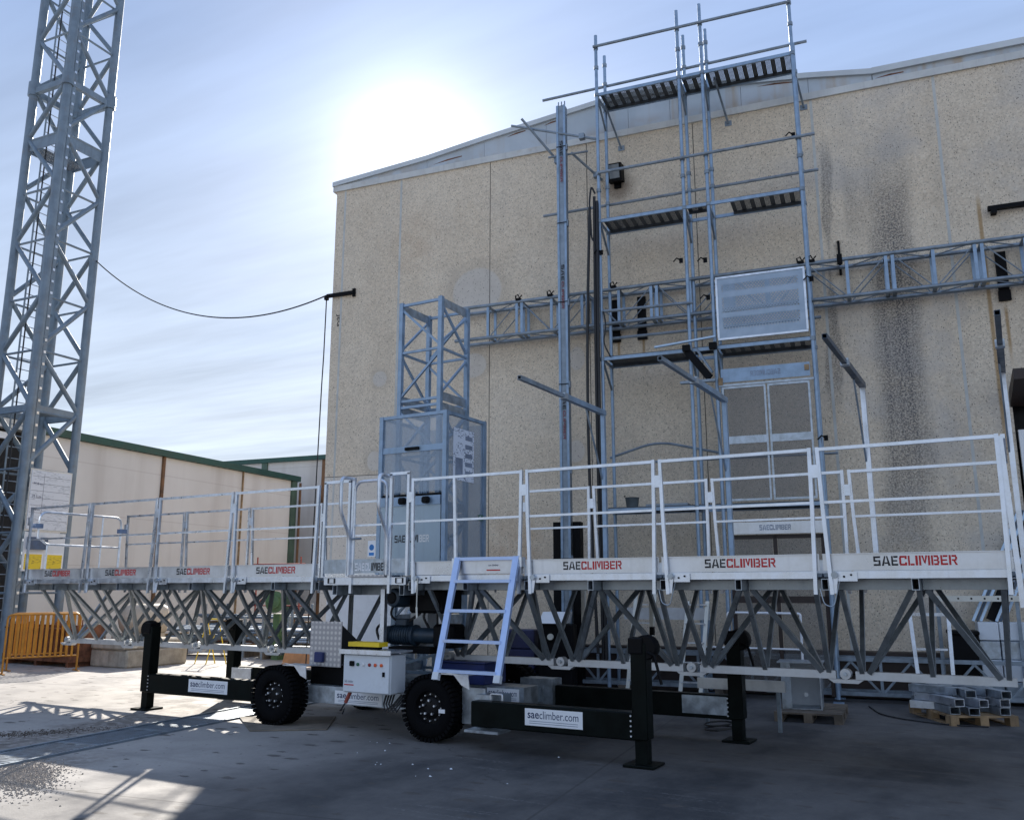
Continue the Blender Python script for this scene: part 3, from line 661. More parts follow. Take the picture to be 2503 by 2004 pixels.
# ------------------------------------------------------------------ cable between tower and hall
A = FR['T'] @ Vector((.0, TWW, 10.03)); B = FR['W'] @ w(-.10, .02, 7.72)
pts = []
for i in range(41):
    t_ = i / 40; p = A.lerp(B, t_); p.z -= 4 * 0.98 * t_ * (1 - t_); pts.append(p)
single('power_cable', 'thin dark cable sagging from the lattice tower to the hall corner', 'cable', G().pipe(pts, .015, 6), CABLE, A)
pts = [FR['W'] @ w(-.12 - .10 * k / 12 * (1 if k > 2 else .5), .03, 7.66 - 7.6 * k / 12) for k in range(13)]
single('drop_cable', 'dark cable hanging down the corner of the hall from the black bracket', 'cable', G().pipe(pts, .013, 6), CABLE, pts[-1])
br = thing('cable_bracket', 'short black steel bracket holding the cable at the hall corner', 'bracket', (.2, 0, 7.6), 'W')
part(br, 'arm', G().box(-.10, .56, -.07, -.002, 7.65, 7.72), BLACK); part(br, 'hook', G().box(-.15, -.08, -.08, .0, 7.60, 7.67), BLACK); part(br, 'plate', G().box(.52, .58, -.05, -.004, 7.60, 7.77), BLACK)
br = thing('wall_bracket', 'black steel bar bracket high on the hall wall above the dark doorway', 'bracket', (12.5, -.1, 7.5), 'W')
part(br, 'arm', G().box(12.30, 13.2, -.12, -.04, 7.49, 7.56), BLACK); part(br, 'plate', G().box(12.34, 12.42, -.13, -.004, 7.43, 7.488), BLACK)
fl = thing('floodlight', 'black square floodlight on the hall wall behind the scaffold', 'floodlight', (6.27, -.1, 9.1), 'W')
part(fl, 'housing', G().prism([(6.13, -.02, 9.1), (6.13, -.22, 9.06), (6.13, -.30, 9.38), (6.13, -.06, 9.42)], (.27, 0, 0)), BLACK)
part(fl, 'lens', G().prism([(6.17, -.226, 9.11), (6.17, -.235, 9.108), (6.17, -.302, 9.355), (6.17, -.293, 9.36)], (.19, 0, 0)), GLASS)
part(fl, 'bracket', G().box(6.2, 6.33, -.05, -.004, 9.0, 9.1), BLACK)

# ------------------------------------------------------------------ the work platform (truss deck with guard rails)
pf = thing('work_platform', 'long galvanised truss work platform with guard rails and lettered toe boards', 'work platform', (6.73, .85, 0))
DZ, YB = 1.75, 1.70
def guard(x0, x1, y, out, toe=True, txt=None, top=2.85):
    """one guard-rail panel on the line y; out = -1 outer face towards -y, +1 towards +y"""
    yo = y + out * .035
    r = part(pf, 'top_rail', G().bar((x0 + .02, y + out * .02, top), (x1 - .02, y + out * .02, top), .030, .030), ALU)
    part(pf, 'mid_rail', G().bar((x0 + .05, y + out * .02, DZ + .615), (x1 - .04, y + out * .02, DZ + .615), .022, .024), ALU, r)
    for xa, xm, xb in ((x0 + .035, x0 + .050, x0 + .085), (x1 - .035, x1 - .040, x1 - .055)):
        g = G().bar((xa, y + out * .02, top + .02), (xm, y + out * .03, DZ + .6), .033, .03).bar((xm, y + out * .03, DZ + .6), (xb, yo + out * .012, DZ - .20), .033, .03)
        part(pf, 'post', g, ALU, r)
    part(pf, 'post_clip', G().box(x0 - .022, x0 + .04, y + out * .02 - .022, y + out * .02 + .022, top - .26, top - .14), ALU, r)
    if toe:
        ya, yb = sorted((y + out * .002, y + out * .010))
        t_ = part(pf, 'toe_board', G().box(x0 + .015, x1 - .015, ya, yb, DZ + .008, DZ + .155), TOE)
        part(pf, 'toe_lip', G().box(x0 + .015, x1 - .015, min(ya, yb - out * 0) - .012, ya, DZ + .150, DZ + .157), TOE, t_)
        if txt: logo(pf, txt[0], txt[1], ya - .001, DZ + .045, DZ + .128, t_)
    return r
def section(x0, x1, txt=None, last=False):
    xm = (x0 + x1) / 2
    part(pf, 'deck_plate', G().box(x0 + .01, x1 - .01, .04, YB - .04, DZ - .045, DZ - .012), GALVD)
    for y, o in ((0, -1), (YB, 1)):
        ya, yb = sorted((y - o * .03, y + o * .014))
        e = part(pf, 'edge_channel', G().box(x0 + .06, x1 - .05, ya, yb, DZ - .062, DZ + .002), ALU)
        # hinge plate and pin at the joint
        yf = y + o * .018
        part(pf, 'joint_plate', G().box(x0 + .13, x0 + .30, min(yf, yf + o * .012), max(yf, yf + o * .012), DZ - .085, DZ - .005), ALU, e)
        part(pf, 'joint_pin', G().tube((x0 + .115, yf, DZ - .03), (x0 + .115, yf + o * .05, DZ - .03), .028, 12), GALV, e)
        part(pf, 'locking_plate', G().prism([(x0 + .10, yf + o * .02, DZ - .01), (x0 + .145, yf + o * .02, DZ - .02), (x0 + .12, yf + o * .02, DZ - .19), (x0 + .095, yf + o * .02, DZ - .19)], (0, o * .008, 0)), ALU, e)
        for k in range(2): part(pf, 'bolt', G().tube((x0 + .19 + k * .06, yf + o * .012, DZ - .045 + k * .015), (x0 + .19 + k * .06, yf + o * .022, DZ - .045 + k * .015), .010, 6), BLACK, e)
    for xc in ((x0 + .02, xm) + ((x1 - .02,) if last else ())):
        part(pf, 'cross_beam', G().rect_tube((xc, -.004, DZ - .112), (xc, YB + .004, DZ - .112), .062, .10, .006), GALV)
    for y in (.24, YB - .24):
        part(pf, 'top_chord', G().bar((x0 + .06, y, DZ - .112), (xm - .04, y, DZ - .112), .06, .092), TRUSS)
        part(pf, 'top_chord', G().bar((xm + .04, y, DZ - .112), (x1 - .04, y, DZ - .112), .06, .092), TRUSS)
    zc, yc = .795, .85
    b = part(pf, 'bottom_chord', G().bar((x0 + .09, yc, zc), (x1 - .09, yc, zc), .075, .075), CHORD)
    part(pf, 'node_plate', G().prism([(x0 - .16, yc - .042, zc - .04), (x0 - .11, yc - .042, zc - .075), (x0 + .11, yc - .042, zc - .075), (x0 + .16, yc - .042, zc - .04)], (0, .084, 0)), CHORD, b)
    part(pf, 'node_lug', G().lathe((x0, yc - .05, zc + .01), (0, 1, 0), [(0, .05), (.1, .05)], 16), CHORD, b)
    part(pf, 'node_pin', G().tube((x0, yc - .075, zc + .01), (x0, yc + .075, zc + .01), .018, 10), GALV, b)
    for yt, yb_ in ((.24, yc - .03), (YB - .24, yc + .03)):
        zt = DZ - .15; zb = zc + .03
        for p, q, r_ in (((x0 + .11, yt, zt), (x0 + .15, yb_, zb), .021), ((x1 - .11, yt, zt), (x1 - .15, yb_, zb), .021), ((xm, yt, zt), (xm, yb_, zb), .021),
                         ((x0 + .22, yb_, zb), (xm - .05, yt, zt), .023), ((xm + .06, yt, zt), (x1 - .22, yb_, zb), .023)):
            part(pf, 'diagonal', G().bar(p, q, r_ * 2, r_ * 2, (0, 1, .01)), TRUSS)
L = 1.508; XL = [i * L for i in range(5)]; L2 = 1.517; XR = [7.408 + i * L2 for i in range(5)]
TX = [(.512, 1.133), (1.96, 2.631), (3.48, 4.13), (4.982, 5.652)]
for i in range(4):
    section(XL[i], XL[i + 1], last=(i == 3))
    guard(XL[i], XL[i + 1], 0, -1, txt=TX[i]); guard(XL[i], XL[i + 1], YB, 1)
TXR = [None, (9.381, 10.036), (10.891, 11.558), (12.399, 13.057)]
for i in range(4):
    section(XR[i], XR[i + 1], last=(i == 3))
    guard(XR[i], XR[i + 1], 0, -1, txt=TXR[i])
    if i != 0: guard(XR[i], XR[i + 1], YB, 1)
guard(XR[0] + .55, XR[1], YB, 1)
# the stub of the next section past the frame edge
part(pf, 'bottom_chord', G().bar((XR[4] - .05, .85, .795), (XR[4] + .5, .85, .795), .075, .075), CHORD)
# intermediate post and short toe-board cover on the first right-hand panel
part(pf, 'post', G().bar((8.02, -.02, 2.85), (8.06, -.03, 1.78), .034, .03), ALU)
# end rails: rounded tube gates
def end_gate(x, sgn):
    g = G().pipe(arc([(x, .10, DZ + .62), (x, .10, DZ + 1.06), (x, YB - .12, DZ + 1.06), (x, YB - .12, DZ + .08)], .14), .020, 8)
    e = part(pf, 'end_rail', g, ALU)
    part(pf, 'end_bar', G().pipe(arc([(x, .10, DZ + .80), (x, .10, DZ + .66), (x, .26, DZ + .55), (x, YB - .12, DZ + .55)], .05), .017, 8), ALU, e)
    part(pf, 'end_post', G().tube((x, .27, DZ + .54), (x, .27, DZ + .02), .016, 8), ALU, e)
    part(pf, 'end_post', G().tube((x, 1.22, DZ + 1.05), (x, 1.22, DZ + .02), .014, 8), ALU, e)
    for y in (.08, YB - .10): part(pf, 'rail_clamp', G().box(x - .05, x + .05, y - .06, y + .06, DZ + .80, DZ + .87), simple('blue_grey_clamp', (.16, .22, .34), .5) if 'blue_grey_clamp' not in MATS else MATS['blue_grey_clamp'], e)
    part(pf, 'end_toe_board', G().box(x - .005, x + .005, .05, YB - .05, DZ + .0, DZ + .13), TOE, e)
end_gate(.06, -1)
part(pf, 'safety_pin', G().tube((.06, YB - .22, DZ + .10), (.06, YB - .02, DZ + .10), .03, 8), REDP)
# right end: lapped posts
for y in (.0, YB):
    part(pf, 'post', G().bar((XR[4] - .01, y, 2.85), (XR[4] + .02, y, 1.45), .042, .04), ALU)
part(pf, 'top_rail', G().bar((XR[4] + .01, .0, 2.85), (XR[4] + .01, YB, 2.85), .036, .036), ALU)
part(pf, 'mid_rail', G().bar((XR[4] + .01, .0, 2.36), (XR[4] + .01, YB, 2.36), .03, .03), ALU)

# middle module with the gate in front of the mast
xa, xb = 6.06, 7.40
part(pf, 'deck_plate', G().box(xa, xb, .04, 1.24, DZ - .045, DZ - .012), GALVD)
part(pf, 'edge_channel', G().box(xa + .07, xb - .04, -.014, .03, DZ - .10, DZ - .015), ALU)
part(pf, 'edge_channel', G().box(xa + .02, xb - .02, YB + .3, YB + .34, DZ - .10, DZ - .015), ALU)
for xc in (6.25, 7.27): part(pf, 'cross_beam', G().rect_tube((xc, -.03, DZ - .052), (xc, .4, DZ - .052), .10, .062, .004), BLACK)
for xc in (6.30, 7.30): part(pf, 'cross_beam', G().rect_tube((xc, -.006, DZ - .16), (xc, YB, DZ - .16), .07, .115, .005), GALV)
for y in (.5, 1.2): part(pf, 'top_chord', G().bar((xa, y, DZ - .16), (xb, y, DZ - .16), .08, .12), TRUSS)
def gpanel(x0, x1, top, name, txt=False, rnd=False):
    y = -.02
    if rnd: g = G().pipe(arc([(x0, y, DZ + .02), (x0, y, top), (x1, y, top), (x1, y, DZ + .02)], .13), .017, 8)
    else: g = G().bar((x0, y, DZ), (x0, y, top), .034).bar((x1, y, DZ), (x1, y, top), .034).bar((x0 - .017, y, top), (x1 + .017, y, top), .034)
    p = part(pf, name, g, ALU)
    part(pf, 'mid_rail', G().bar((x0, y, DZ + .60), (x1, y, DZ + .60), .024), ALU, p)
    t_ = part(pf, 'toe_board', G().box(x0 + .01, x1 - .01, y - .004, y + .004, DZ + .035, DZ + .20), GALV, p)
    return p, t_
gpanel(6.11, 6.50, 2.895, 'side_panel')
gp, tb = gpanel(6.575, 7.06, 2.88, 'gate', rnd=True)
gpanel(7.13, 7.38, 2.94, 'side_panel')
stencil(pf, 'SAECL', (6.615, -.0255, DZ + .062), (1, 0, 0), (0, 0, 1), .235, .092, PRW, gp)  # white stands for lit ground showing through cut-out letters
stencil(pf, 'IMBER', (6.862, -.0255, DZ + .062), (1, 0, 0), (0, 0, 1), .235, .092, BLKP, gp)  # black stands for the shade showing through cut-out letters
part(pf, 'gate_latch', G().tube((6.58, -.05, 2.19), (6.72, -.06, 2.19), .014, 8), GALVD, gp)
part(pf, 'gate_sill', G().box(6.55, 7.08, -.06, .04, DZ - .012, DZ + .016), CHECK)
for x in (6.53, 7.10):
    part(pf, 'grab_rail', G().pipe(arc([(x, -.01, 2.92), (x, -.225, 2.92), (x, -.225, 2.52), (x, -.05, 2.22), (x, -.045, 1.76)], .07), .021, 8), ALU)
    part(pf, 'grab_post', G().bar((x + .025, -.015, 2.93), (x + .025, -.015, DZ - .2), .036), ALU)
s_ = thing('safety_sticker', 'small white and blue hard hat notice beside the cage door', 'sticker', (6.85, .02, 2.0))
part(s_, 'sheet', G().box(6.79, 6.905, -.012, -.010, 1.975, 2.165), PRW)
part(s_, 'pictogram', G().lathe((6.848, -.0122, 2.085), (0, -1, 0), [(0, .036), (.001, .036)], 20), simple('sign_blue', (.02, .20, .55), .5))
part(s_, 'caption', G().box(6.81, 6.885, -.0132, -.0122, 1.99, 2.025), MATS['sign_blue'])

# ------------------------------------------------------------------ step ladder hung on the platform
ld = thing('step_ladder', 'pale aluminium ladder hooked over the platform toe board', 'ladder', (8.45, -.43, .7))
def lp(x, k): return Vector((x, -.055 - .385 * k, 1.925 - 1.215 * k))
for x in (8.10, 8.845):
    part(ld, 'stile', G().bar(lp(x, -.012), lp(x, 1.0), .038, .07, (1, 0, 0)), LADM)
    part(ld, 'hook', G().box(x - .07 if x < 8.4 else x + .01, x - .01 if x < 8.4 else x + .07, -.07, .02, 1.83, 1.935), ALU)
    part(ld, 'rubber_foot', G().bar(lp(x, .97), lp(x, 1.03), .05, .075, (1, 0, 0)), BOXW)
part(ld, 'rung', G().bar(lp(8.10, .0), lp(8.845, .0), .035, .035), LADM)
for k in (.20, .455, .71, .955):
    part(ld, 'rung', G().bar(lp(8.118, k), lp(8.827, k), .06, .032), LADM)
part(ld, 'back_plate', G().box(8.14, 8.81, -.030, -.024, 1.765, 1.91), TOE)
part(ld, 'maker_stripe', G().box(8.46, 8.63, -.034, -.031, 1.795, 1.808), RED)
lettering(ld, 'sae climber', (8.48, -.0315, 1.845), (1, 0, 0), (0, 0, 1), .13, .022, DKB)

# ------------------------------------------------------------------ mast and lift cage
ms = thing('lattice_mast', 'square galvanised lattice mast rising through the work platform', 'mast', (6.55, 1.64, .5))
MX0, MX1, MY0, MY1 = 6.211, 6.882, 1.303, 1.974
MC = [(MX0, MY0), (MX1, MY0), (MX1, MY1), (MX0, MY1)]
def mp_(i, z): return Vector((*MC[i % 4], z))
for x, y in MC: part(ms, 'leg', G().bar((x, y, .5), (x, y, 5.60), .062, .062), GALVB)
for k in range(4):
    z1 = 5.56 - 1.49 * k; z0 = max(.55, z1 - 1.40); zm = (z0 + z1) / 2
    for i in range(4):
        a, b = mp_(i, 0), mp_(i + 1, 0)
        def at(p, z): return Vector((p.x, p.y, z))
        plate = i in (1, 3)
        for z in (z0, z1):
            part(ms, 'end_plate' if plate else 'horizontal', G().bar(at(a, z - (.03 if z == z1 else -.03) * plate), at(b, z - (.03 if z == z1 else -.03) * plate), .012 if plate else .036, .12 if plate else .036), GALV if plate else GALVB)
        part(ms, 'horizontal', G().bar(at(a, zm), at(b, zm), .032), GALVB)
        part(ms, 'diagonal', G().bar(at(a, z1 - .05), at(b, zm + .04), .03), GALVB)
        if i in (1,): part(ms, 'diagonal', G().bar(at(b, z1 - .1), at(a, zm + .08), .028), GALVB)
        part(ms, 'diagonal', G().bar(at(b, zm - .04), at(a, z0 + .05), .03), GALVB)
cg = thing('lift_cage', 'blue grey wire mesh lift cage with a solid lower door', 'cage', (6.6, 1.1, 1.75))
CX0, CX1, CY0, CY1, CZ0, CZ1 = 6.08, 7.13, 1.10, 2.05, 1.72, 3.92
for x, y in ((CX0, CY0), (CX1, CY0), (CX1, CY1), (CX0, CY1)):
    part(cg, 'corner_post', G().box(x - .03, x + .03, y - .03, y + .03, CZ0, CZ1), GALVB)
part(cg, 'top_rail', G().box(CX0 + .03, CX1 - .03, CY0 - .02, CY0 + .02, CZ1 - .045, CZ1 - .002), GALVB)
part(cg, 'top_rail', G().box(CX1 - .02, CX1 + .02, CY0 + .03, CY1 - .03, CZ1 - .045, CZ1 - .002), GALVB)
part(cg, 'top_rail', G().box(CX0 - .02, CX0 + .02, CY0 + .03, CY1 - .03, CZ1 - .045, CZ1 - .002), GALVB)
fr_ = part(cg, 'front_mesh', G().box(CX0 + .03, CX1 - .03, CY0 - .003, CY0 + .003, 2.86, CZ1 - .045), MESHB)
part(cg, 'cross_bar', G().box(CX0 + .03, CX1 - .03, CY0 - .018, CY0 - .004, 3.40, 3.48), GALVB, fr_)
part(cg, 'handle', G().box(6.50, 6.72, CY0 - .05, CY0 - .02, 3.42, 3.46), BLACK, fr_)
part(cg, 'side_mesh', G().box(CX1 - .003, CX1 + .003, CY0 + .03, CY1 - .03, CZ0, CZ1 - .045), MESHB)
part(cg, 'side_mesh', G().box(CX0 - .003, CX0 + .003, CY0 + .03, CY1 - .03, CZ0, CZ1 - .045), MESHB)
part(cg, 'rear_mesh', G().box(CX0 + .03, CX1 - .03, CY1 - .003, CY1 + .003, CZ0, CZ1 - .045), MESHB)
DOORM = simple('door_sheet', (.36, .44, .50), .38, .55, .12, 1.2, streak=.2)
d_ = part(cg, 'door', G().box(6.12, 7.085, CY0 - .03, CY0 - .01, 1.78, 2.80), DOORM)
part(cg, 'door_header', G().box(6.12, 7.085, CY0 - .045, CY0 - .032, 2.68, 2.80), GALVB, d_)
part(cg, 'door_gap', G().box(6.12, 7.085, CY0 - .012, CY0 + .012, 2.805, 2.835), BLACK, d_)
for x in (6.50, 6.88): part(cg, 'door_knob', G().cbox(x - .05, x + .06, CY0 - .12, CY0 - .046, 2.695, 2.785, .02), BLACK, d_)
stencil(cg, 'SAECLIM', (6.36, CY0 - .031, 2.20), (1, 0, 0), (0, 0, 1), .38, .095, BLKP, d_)
stencil(cg, 'BER', (6.755, CY0 - .031, 2.20), (1, 0, 0), (0, 0, 1), .16, .095, TOE, d_)  # letter tones stand for dark and bright showing through, as on the gate
nt = thing('notice_sheet', 'large printed notice sheet fixed to the mesh side of the lift cage', 'notice', (CX1, 1.5, 3.1))
part(nt, 'sheet', G().box(CX1 + .006, CX1 + .010, 1.27, 1.78, 3.02, 3.72), NOTICE)
part(nt, 'drawing', G().box(CX1 + .0105, CX1 + .0115, 1.32, 1.50, 3.08, 3.32), simple('grey_print', (.22, .26, .34), .5))
for k in range(5): part(nt, 'text_block', G().box(CX1 + .0105, CX1 + .0115, 1.56, 1.74, 3.10 + k * .12, 3.16 + k * .12), MATS['grey_print'])
ar = thing('arrow_sign', 'small green arrow plate at the edge of the lift cage', 'sign', (CX1 + .02, 2.0, 2.55))
part(ar, 'plate', G().box(CX1 + .012, CX1 + .016, 1.90, 2.03, 2.52, 2.60), simple('sign_green', (.05, .13, .10), .5))
part(ar, 'arrow', G().prism([(CX1 + .0165, 1.92, 2.56), (CX1 + .0165, 1.95, 2.59), (CX1 + .0165, 1.95, 2.568), (CX1 + .0165, 2.01, 2.568), (CX1 + .0165, 2.01, 2.552), (CX1 + .0165, 1.95, 2.552), (CX1 + .0165, 1.95, 2.53)], (.001, 0, 0)), PRW)

# ------------------------------------------------------------------ canopy arms on the back rail
for x, lab in ((9.09, 'canopy arm beside the scaffold with the black cables'), (10.66, 'canopy arm in front of the mesh scaffold gate'), (12.2, 'canopy arm with dark outer tube standing clear of the scaffold'), (13.55, 'canopy arm with dark outer tube at the platform end')):
    dv = thing('canopy_arm', lab, 'support arm', (x, YB, 1.6), group='canopy arms along the rear guard rail')
    dark = x > 12
    part(dv, 'post', G().bar((x, YB + .06, 1.60), (x, YB + .06, 3.80), .05, .05), ALU if dark else GALVB)
    m = simple('dark_blue_tube', (.05, .075, .11), .4, .2) if 'dark_blue_tube' not in MATS else MATS['dark_blue_tube']
    part(dv, 'outer_arm', G().rect_tube((x, YB + .10, 3.80), (x, .62, 3.80), .062, .062, .005), m if dark else GALVB)
    part(dv, 'inner_arm', G().rect_tube((x, .70, 3.80), (x, -.42, 3.80), .046, .046, .005), m if dark else GALVD)
    part(dv, 'brace', G().bar((x - .02, 1.30, 3.77), (x - .02, YB + .04, 2.95), .018, .018), GALVD)
    part(dv, 'clamp', G().box(x - .04, x + .04, .60, .68, 3.765, 3.835), GALV)

# ------------------------------------------------------------------ trailer chassis
ct = thing('trailer_chassis', 'trailer chassis on big black tyres with dark outrigger arms', 'trailer', (6.7, .7, 0))
part(ct, 'side_beam', G().box(5.35, 8.42, .05, .17, .275, .47), GALV)
part(ct, 'side_beam', G().box(5.35, 8.42, 1.35, 1.47, .275, .47), GALV)
for x in (5.4, 6.2, 7.2, 8.3): part(ct, 'cross_member', G().box(x, x + .1, .17, 1.35, .29, .455), GALVD)
part(ct, 'mast_base', G().box(6.1, 7.0, 1.2, 2.08, .44, .50), GALV)
part(ct, 'mast_support', G().box(6.3, 6.8, 1.47, 1.9, .29, .44), GALVD)
for y in (-.06, 1.56): 
    for x in (5.56, 7.84): part(ct, 'axle', G().tube((x, y - .1, .35), (x, y + .3, .35), .045, 10), BLACK)
def wheel(x, y):
    r = .352; hw = .135
    t_ = part(ct, 'tyre', G().lathe((x, y - hw, r), (0, 1, 0), [(.012, .17), (0, .20), (.0, .27), (.03, .315), (.06, .33), (.21, .33), (.24, .315), (.27, .27), (.27, .20), (.258, .17)], 48, False), RUBBER)
    g = G()
    for k in range(42):
        a = 2 * math.pi * k / 42
        for sgn, ph in ((-1, 0), (1, .5)):
            a2 = a + ph * 2 * math.pi / 42; c, s2 = math.cos(a2), math.sin(a2); d = Vector((c, 0, s2)); tt = Vector((-s2, 0, c)); o = Vector((x, y, r))
            ys = (-hw - .002, -.02) if sgn < 0 else (.02, hw + .002)
            q = [o + d * rr + tt * tw_ + Vector((0, yy, 0)) for rr in (.31, .349) for tw_ in (-.016, .016) for yy in ys]
            g.add(q, [(0, 1, 3, 2), (4, 6, 7, 5), (0, 4, 5, 1), (2, 3, 7, 6), (0, 2, 6, 4), (1, 5, 7, 3)])
    tr_ = part(ct, 'tread', g, RUBBER, t_, kind='stuff')
    rim = part(ct, 'rim', G().lathe((x, y - hw + .02, r), (0, 1, 0), [(0, .198), (-.004, .19), (.02, .178), (.05, .165), (.05, .12), (.03, .10), (.02, .06), (.02, .001)], 32, False), RIMM)
    for k in range(5):
        a = 2 * math.pi * k / 5 + .3; part(ct, 'wheel_nut', G().tube((x + .075 * math.cos(a), y - hw + .012, r + .075 * math.sin(a)), (x + .075 * math.cos(a), y - hw + .05, r + .075 * math.sin(a)), .013, 6), ALU, rim)
    for k in range(12):
        a = 2 * math.pi * k / 12; part(ct, 'rim_bolt', G().tube((x + .138 * math.cos(a), y - hw + .045, r + .138 * math.sin(a)), (x + .138 * math.cos(a), y - hw + .075, r + .138 * math.sin(a)), .008, 6), ALU, rim)
for x in (5.56, 7.84):
    for y in (-.08, 1.62): wheel(x, y)
for x in (5.56, 7.84):
    part(ct, 'mudguard', G().prism([(x + .10, -.17, .735), (x + .48, -.17, .70), (x + .50, -.17, .56), (x + .40, -.17, .60), (x + .30, -.17, .70)], (0, .012, 0)), ALU)
    part(ct, 'mudguard', G().box(x + .10, x + .48, -.158, .06, .70, .712), ALU)
def outrigger(xl, xi, y, lab_side):
    """leg at xl, arm runs to xi"""
    a0, a1 = sorted((xl, xi))
    arm = part(ct, 'outrigger_arm', G().cbox(a0, a1, y - .075, y + .075, .225, .475, .012), DARKG)
    leg = part(ct, 'outrigger_leg', G().cbox(xl - .078, xl + .078, y - .078, y + .078, .235, 1.10, .008), DARKG)
    part(ct, 'inner_leg', G().box(xl - .058, xl + .058, y - .058, y + .058, .02, .26), DARKG, leg)
    part(ct, 'foot_plate', G().cbox(xl - .15, xl + .15, y - .15, y + .15, .002, .026, .005), DARKG, leg)
    part(ct, 'gear_head', G().lathe((xl + (.06 if xl > 6 else -.06), y - .07, 1.06), (0, 1, 0), [(0, .105), (.02, .115), (.12, .115), (.14, .105)], 24), BLACK, leg)
    part(ct, 'head_block', G().cbox(xl - .095, xl + .05, y - .09, y + .09, 1.0, 1.15, .01), BLACK, leg)
    sg = 1 if xl > 6 else -1
    if xl > 6: part(ct, 'crank_handle', G().pipe([(xl + .10, y - .09, 1.02), (xl + .17, y - .10, 1.0), (xl + .235, y - .10, .74)], .014, 6), BLACK, leg)
    for k in range(5): part(ct, 'bolt', G().tube((xl - sg * (.085), y - .079, .265 + k * .045), (xl - sg * .085, y - .090, .265 + k * .045), .009, 6), ALU, arm)
    return arm
a1 = outrigger(2.98, 5.2, .08, 0); a2 = outrigger(10.31, 8.46, -.26, 0); a3 = outrigger(10.71, 8.5, 1.5, 0); a4 = outrigger(3.05, 5.2, 1.52, 0)
part(ct, 'arm_sleeve', G().box(8.42, 8.62, -.17, .04, .20, .52), GALV); part(ct, 'arm_sleeve', G().box(8.05, 8.56, .62, .95, .30, .52), GALV); part(ct, 'arm_sleeve', G().box(8.1, 8.54, 1.36, 1.6, .20, .55), GALV)
part(ct, 'arm_end_box', G().box(10.12, 10.62, 1.40, 1.424, .27, .46), GALV); part(ct, 'arm_end_box', G().box(3.12, 3.52, 1.42, 1.444, .26, .46), ALU)
part(ct, 'arm_sleeve', G().box(8.18, 8.47, -.06, -.03, .20, .57), GALV); part(ct, 'tyre_tag', G().box(7.985, 8.065, -.219, -.2165, .31, .35), PRW)
part(ct, 'sleeve_foot', G().box(8.40, 8.80, -.36, -.10, .17, .195), GALV)
def sticker(x0, x1, y, z0, z1, cat_label):
    s_ = thing('name_sticker', cat_label, 'sticker', (x0, y, z0), group=None)
    part(s_, 'sheet', G().box(x0, x1, y - .002, y, z0, z1), PRW)
    h = z1 - z0; ww = x1 - x0
    lettering(s_, 'sae', (x0 + ww * .05, y - .0022, z0 + h * .42), (1, 0, 0), (0, 0, 1), ww * .20, h * .34, DKB, None, .014)
    lettering(s_, 'climber.com', (x0 + ww * .26, y - .0022, z0 + h * .42), (1, 0, 0), (0, 0, 1), ww * .67, h * .46, DKB)
    for k in range(2): part(s_, 'small_print', G().box(x0 + ww * .08, x1 - ww * .08, y - .003, y - .0022, z0 + h * (.13 + k * .12), z0 + h * (.16 + k * .12)), MATS['grey_print'])
sticker(3.86, 4.58, .003, .285, .445, 'white name sticker on the dark outrigger arm next to the drain')
sticker(9.10, 9.73, -.337, .285, .445, 'white name sticker on the dark outrigger arm in the shade')
sticker(6.32, 7.02, .048, .285, .43, 'white name sticker on the chassis beam behind the switch cabinet')
sticker(8.08, 8.50, .618, .36, .50, 'white name sticker on the galvanised sleeve behind the ladder foot')
part(ct, 'grab_handle', G().pipe(arc([(8.62, -.20, .478), (8.62, -.20, .54), (8.76, -.20, .54), (8.76, -.20, .478)], .02), .010, 6), ALU)

# switch cabinet with its tray, hung on the chassis side
sw = thing('switch_cabinet', 'pale grey switch cabinet with coloured push buttons on the trailer side', 'cabinet', (7.06, -.2, .48))
part(sw, 'case', G().cbox(6.735, 7.40, -.30, -.02, .465, .885, .012), BOXW)
dr = part(sw, 'door', G().cbox(6.745, 7.39, -.318, -.301, .475, .875, .006), BOXW)
part(sw, 'tray', G().box(6.70, 7.43, -.34, .06, .905, .925), ALU)
part(sw, 'tray_lip', G().box(6.70, 7.43, -.352, -.34, .885, .935), ALU)
for k, (x, col) in enumerate(((6.955, (.02, .12, .06)), (7.035, (.75, .75, .75)), (7.12, (.30, .02, .02)), (7.20, (.75, .10, .02)), (7.285, (.80, .12, .02)))):
    m = simple('button_%d' % k, col, .4, 0, .05)
    part(sw, 'push_button', G().lathe((x, -.318, .775), (0, -1, 0), [(0, .018), (.012, .018), (.016, .012)], 14), m, dr)
part(sw, 'rotary_switch', G().cbox(6.845, 6.905, -.345, -.318, .755, .81, .006), BLACK, dr)
part(sw, 'lock', G().cbox(7.30, 7.335, -.328, -.318, .655, .705, .004), BLACK, dr)
part(sw, 'maker_stripe', G().box(6.765, 6.90, -.3205, -.318, .545, .557), RED, dr)
lettering(sw, 'SAE climber', (6.768, -.3186, .575), (1, 0, 0), (0, 0, 1), .125, .028, DKB, dr)
for k in range(4):
    p0 = Vector((7.22 + k * .035, -.12, .47)); single('cabinet_cable', 'black cable hanging in a loop under the switch cabinet', 'cable', G().pipe([p0, p0 + Vector((-.02, -.03, -.12)), p0 + Vector((.02 + .02 * k, -.06, -.19)), p0 + Vector((.10, -.02, -.13)), p0 + Vector((.16, .06, -.02))], .011, 6), CABLE, p0, group='cables under the switch cabinet')
part(sw, 'plug', G().tube((6.76, -.20, .46), (6.71, -.22, .34), .022, 8), REDP)
part(sw, 'plug_lead', G().pipe([(6.71, -.22, .34), (6.66, -.25, .25), (6.72, -.25, .28), (6.69, -.24, .22)], .010, 6), CABLE)
ck = thing('checker_plate', 'upright sheet of dimpled checker plate with a small blue socket', 'metal sheet', (6.1, .1, .68))
part(ck, 'sheet', G().box(5.855, 6.35, .095, .103, .685, 1.215), CHECK)
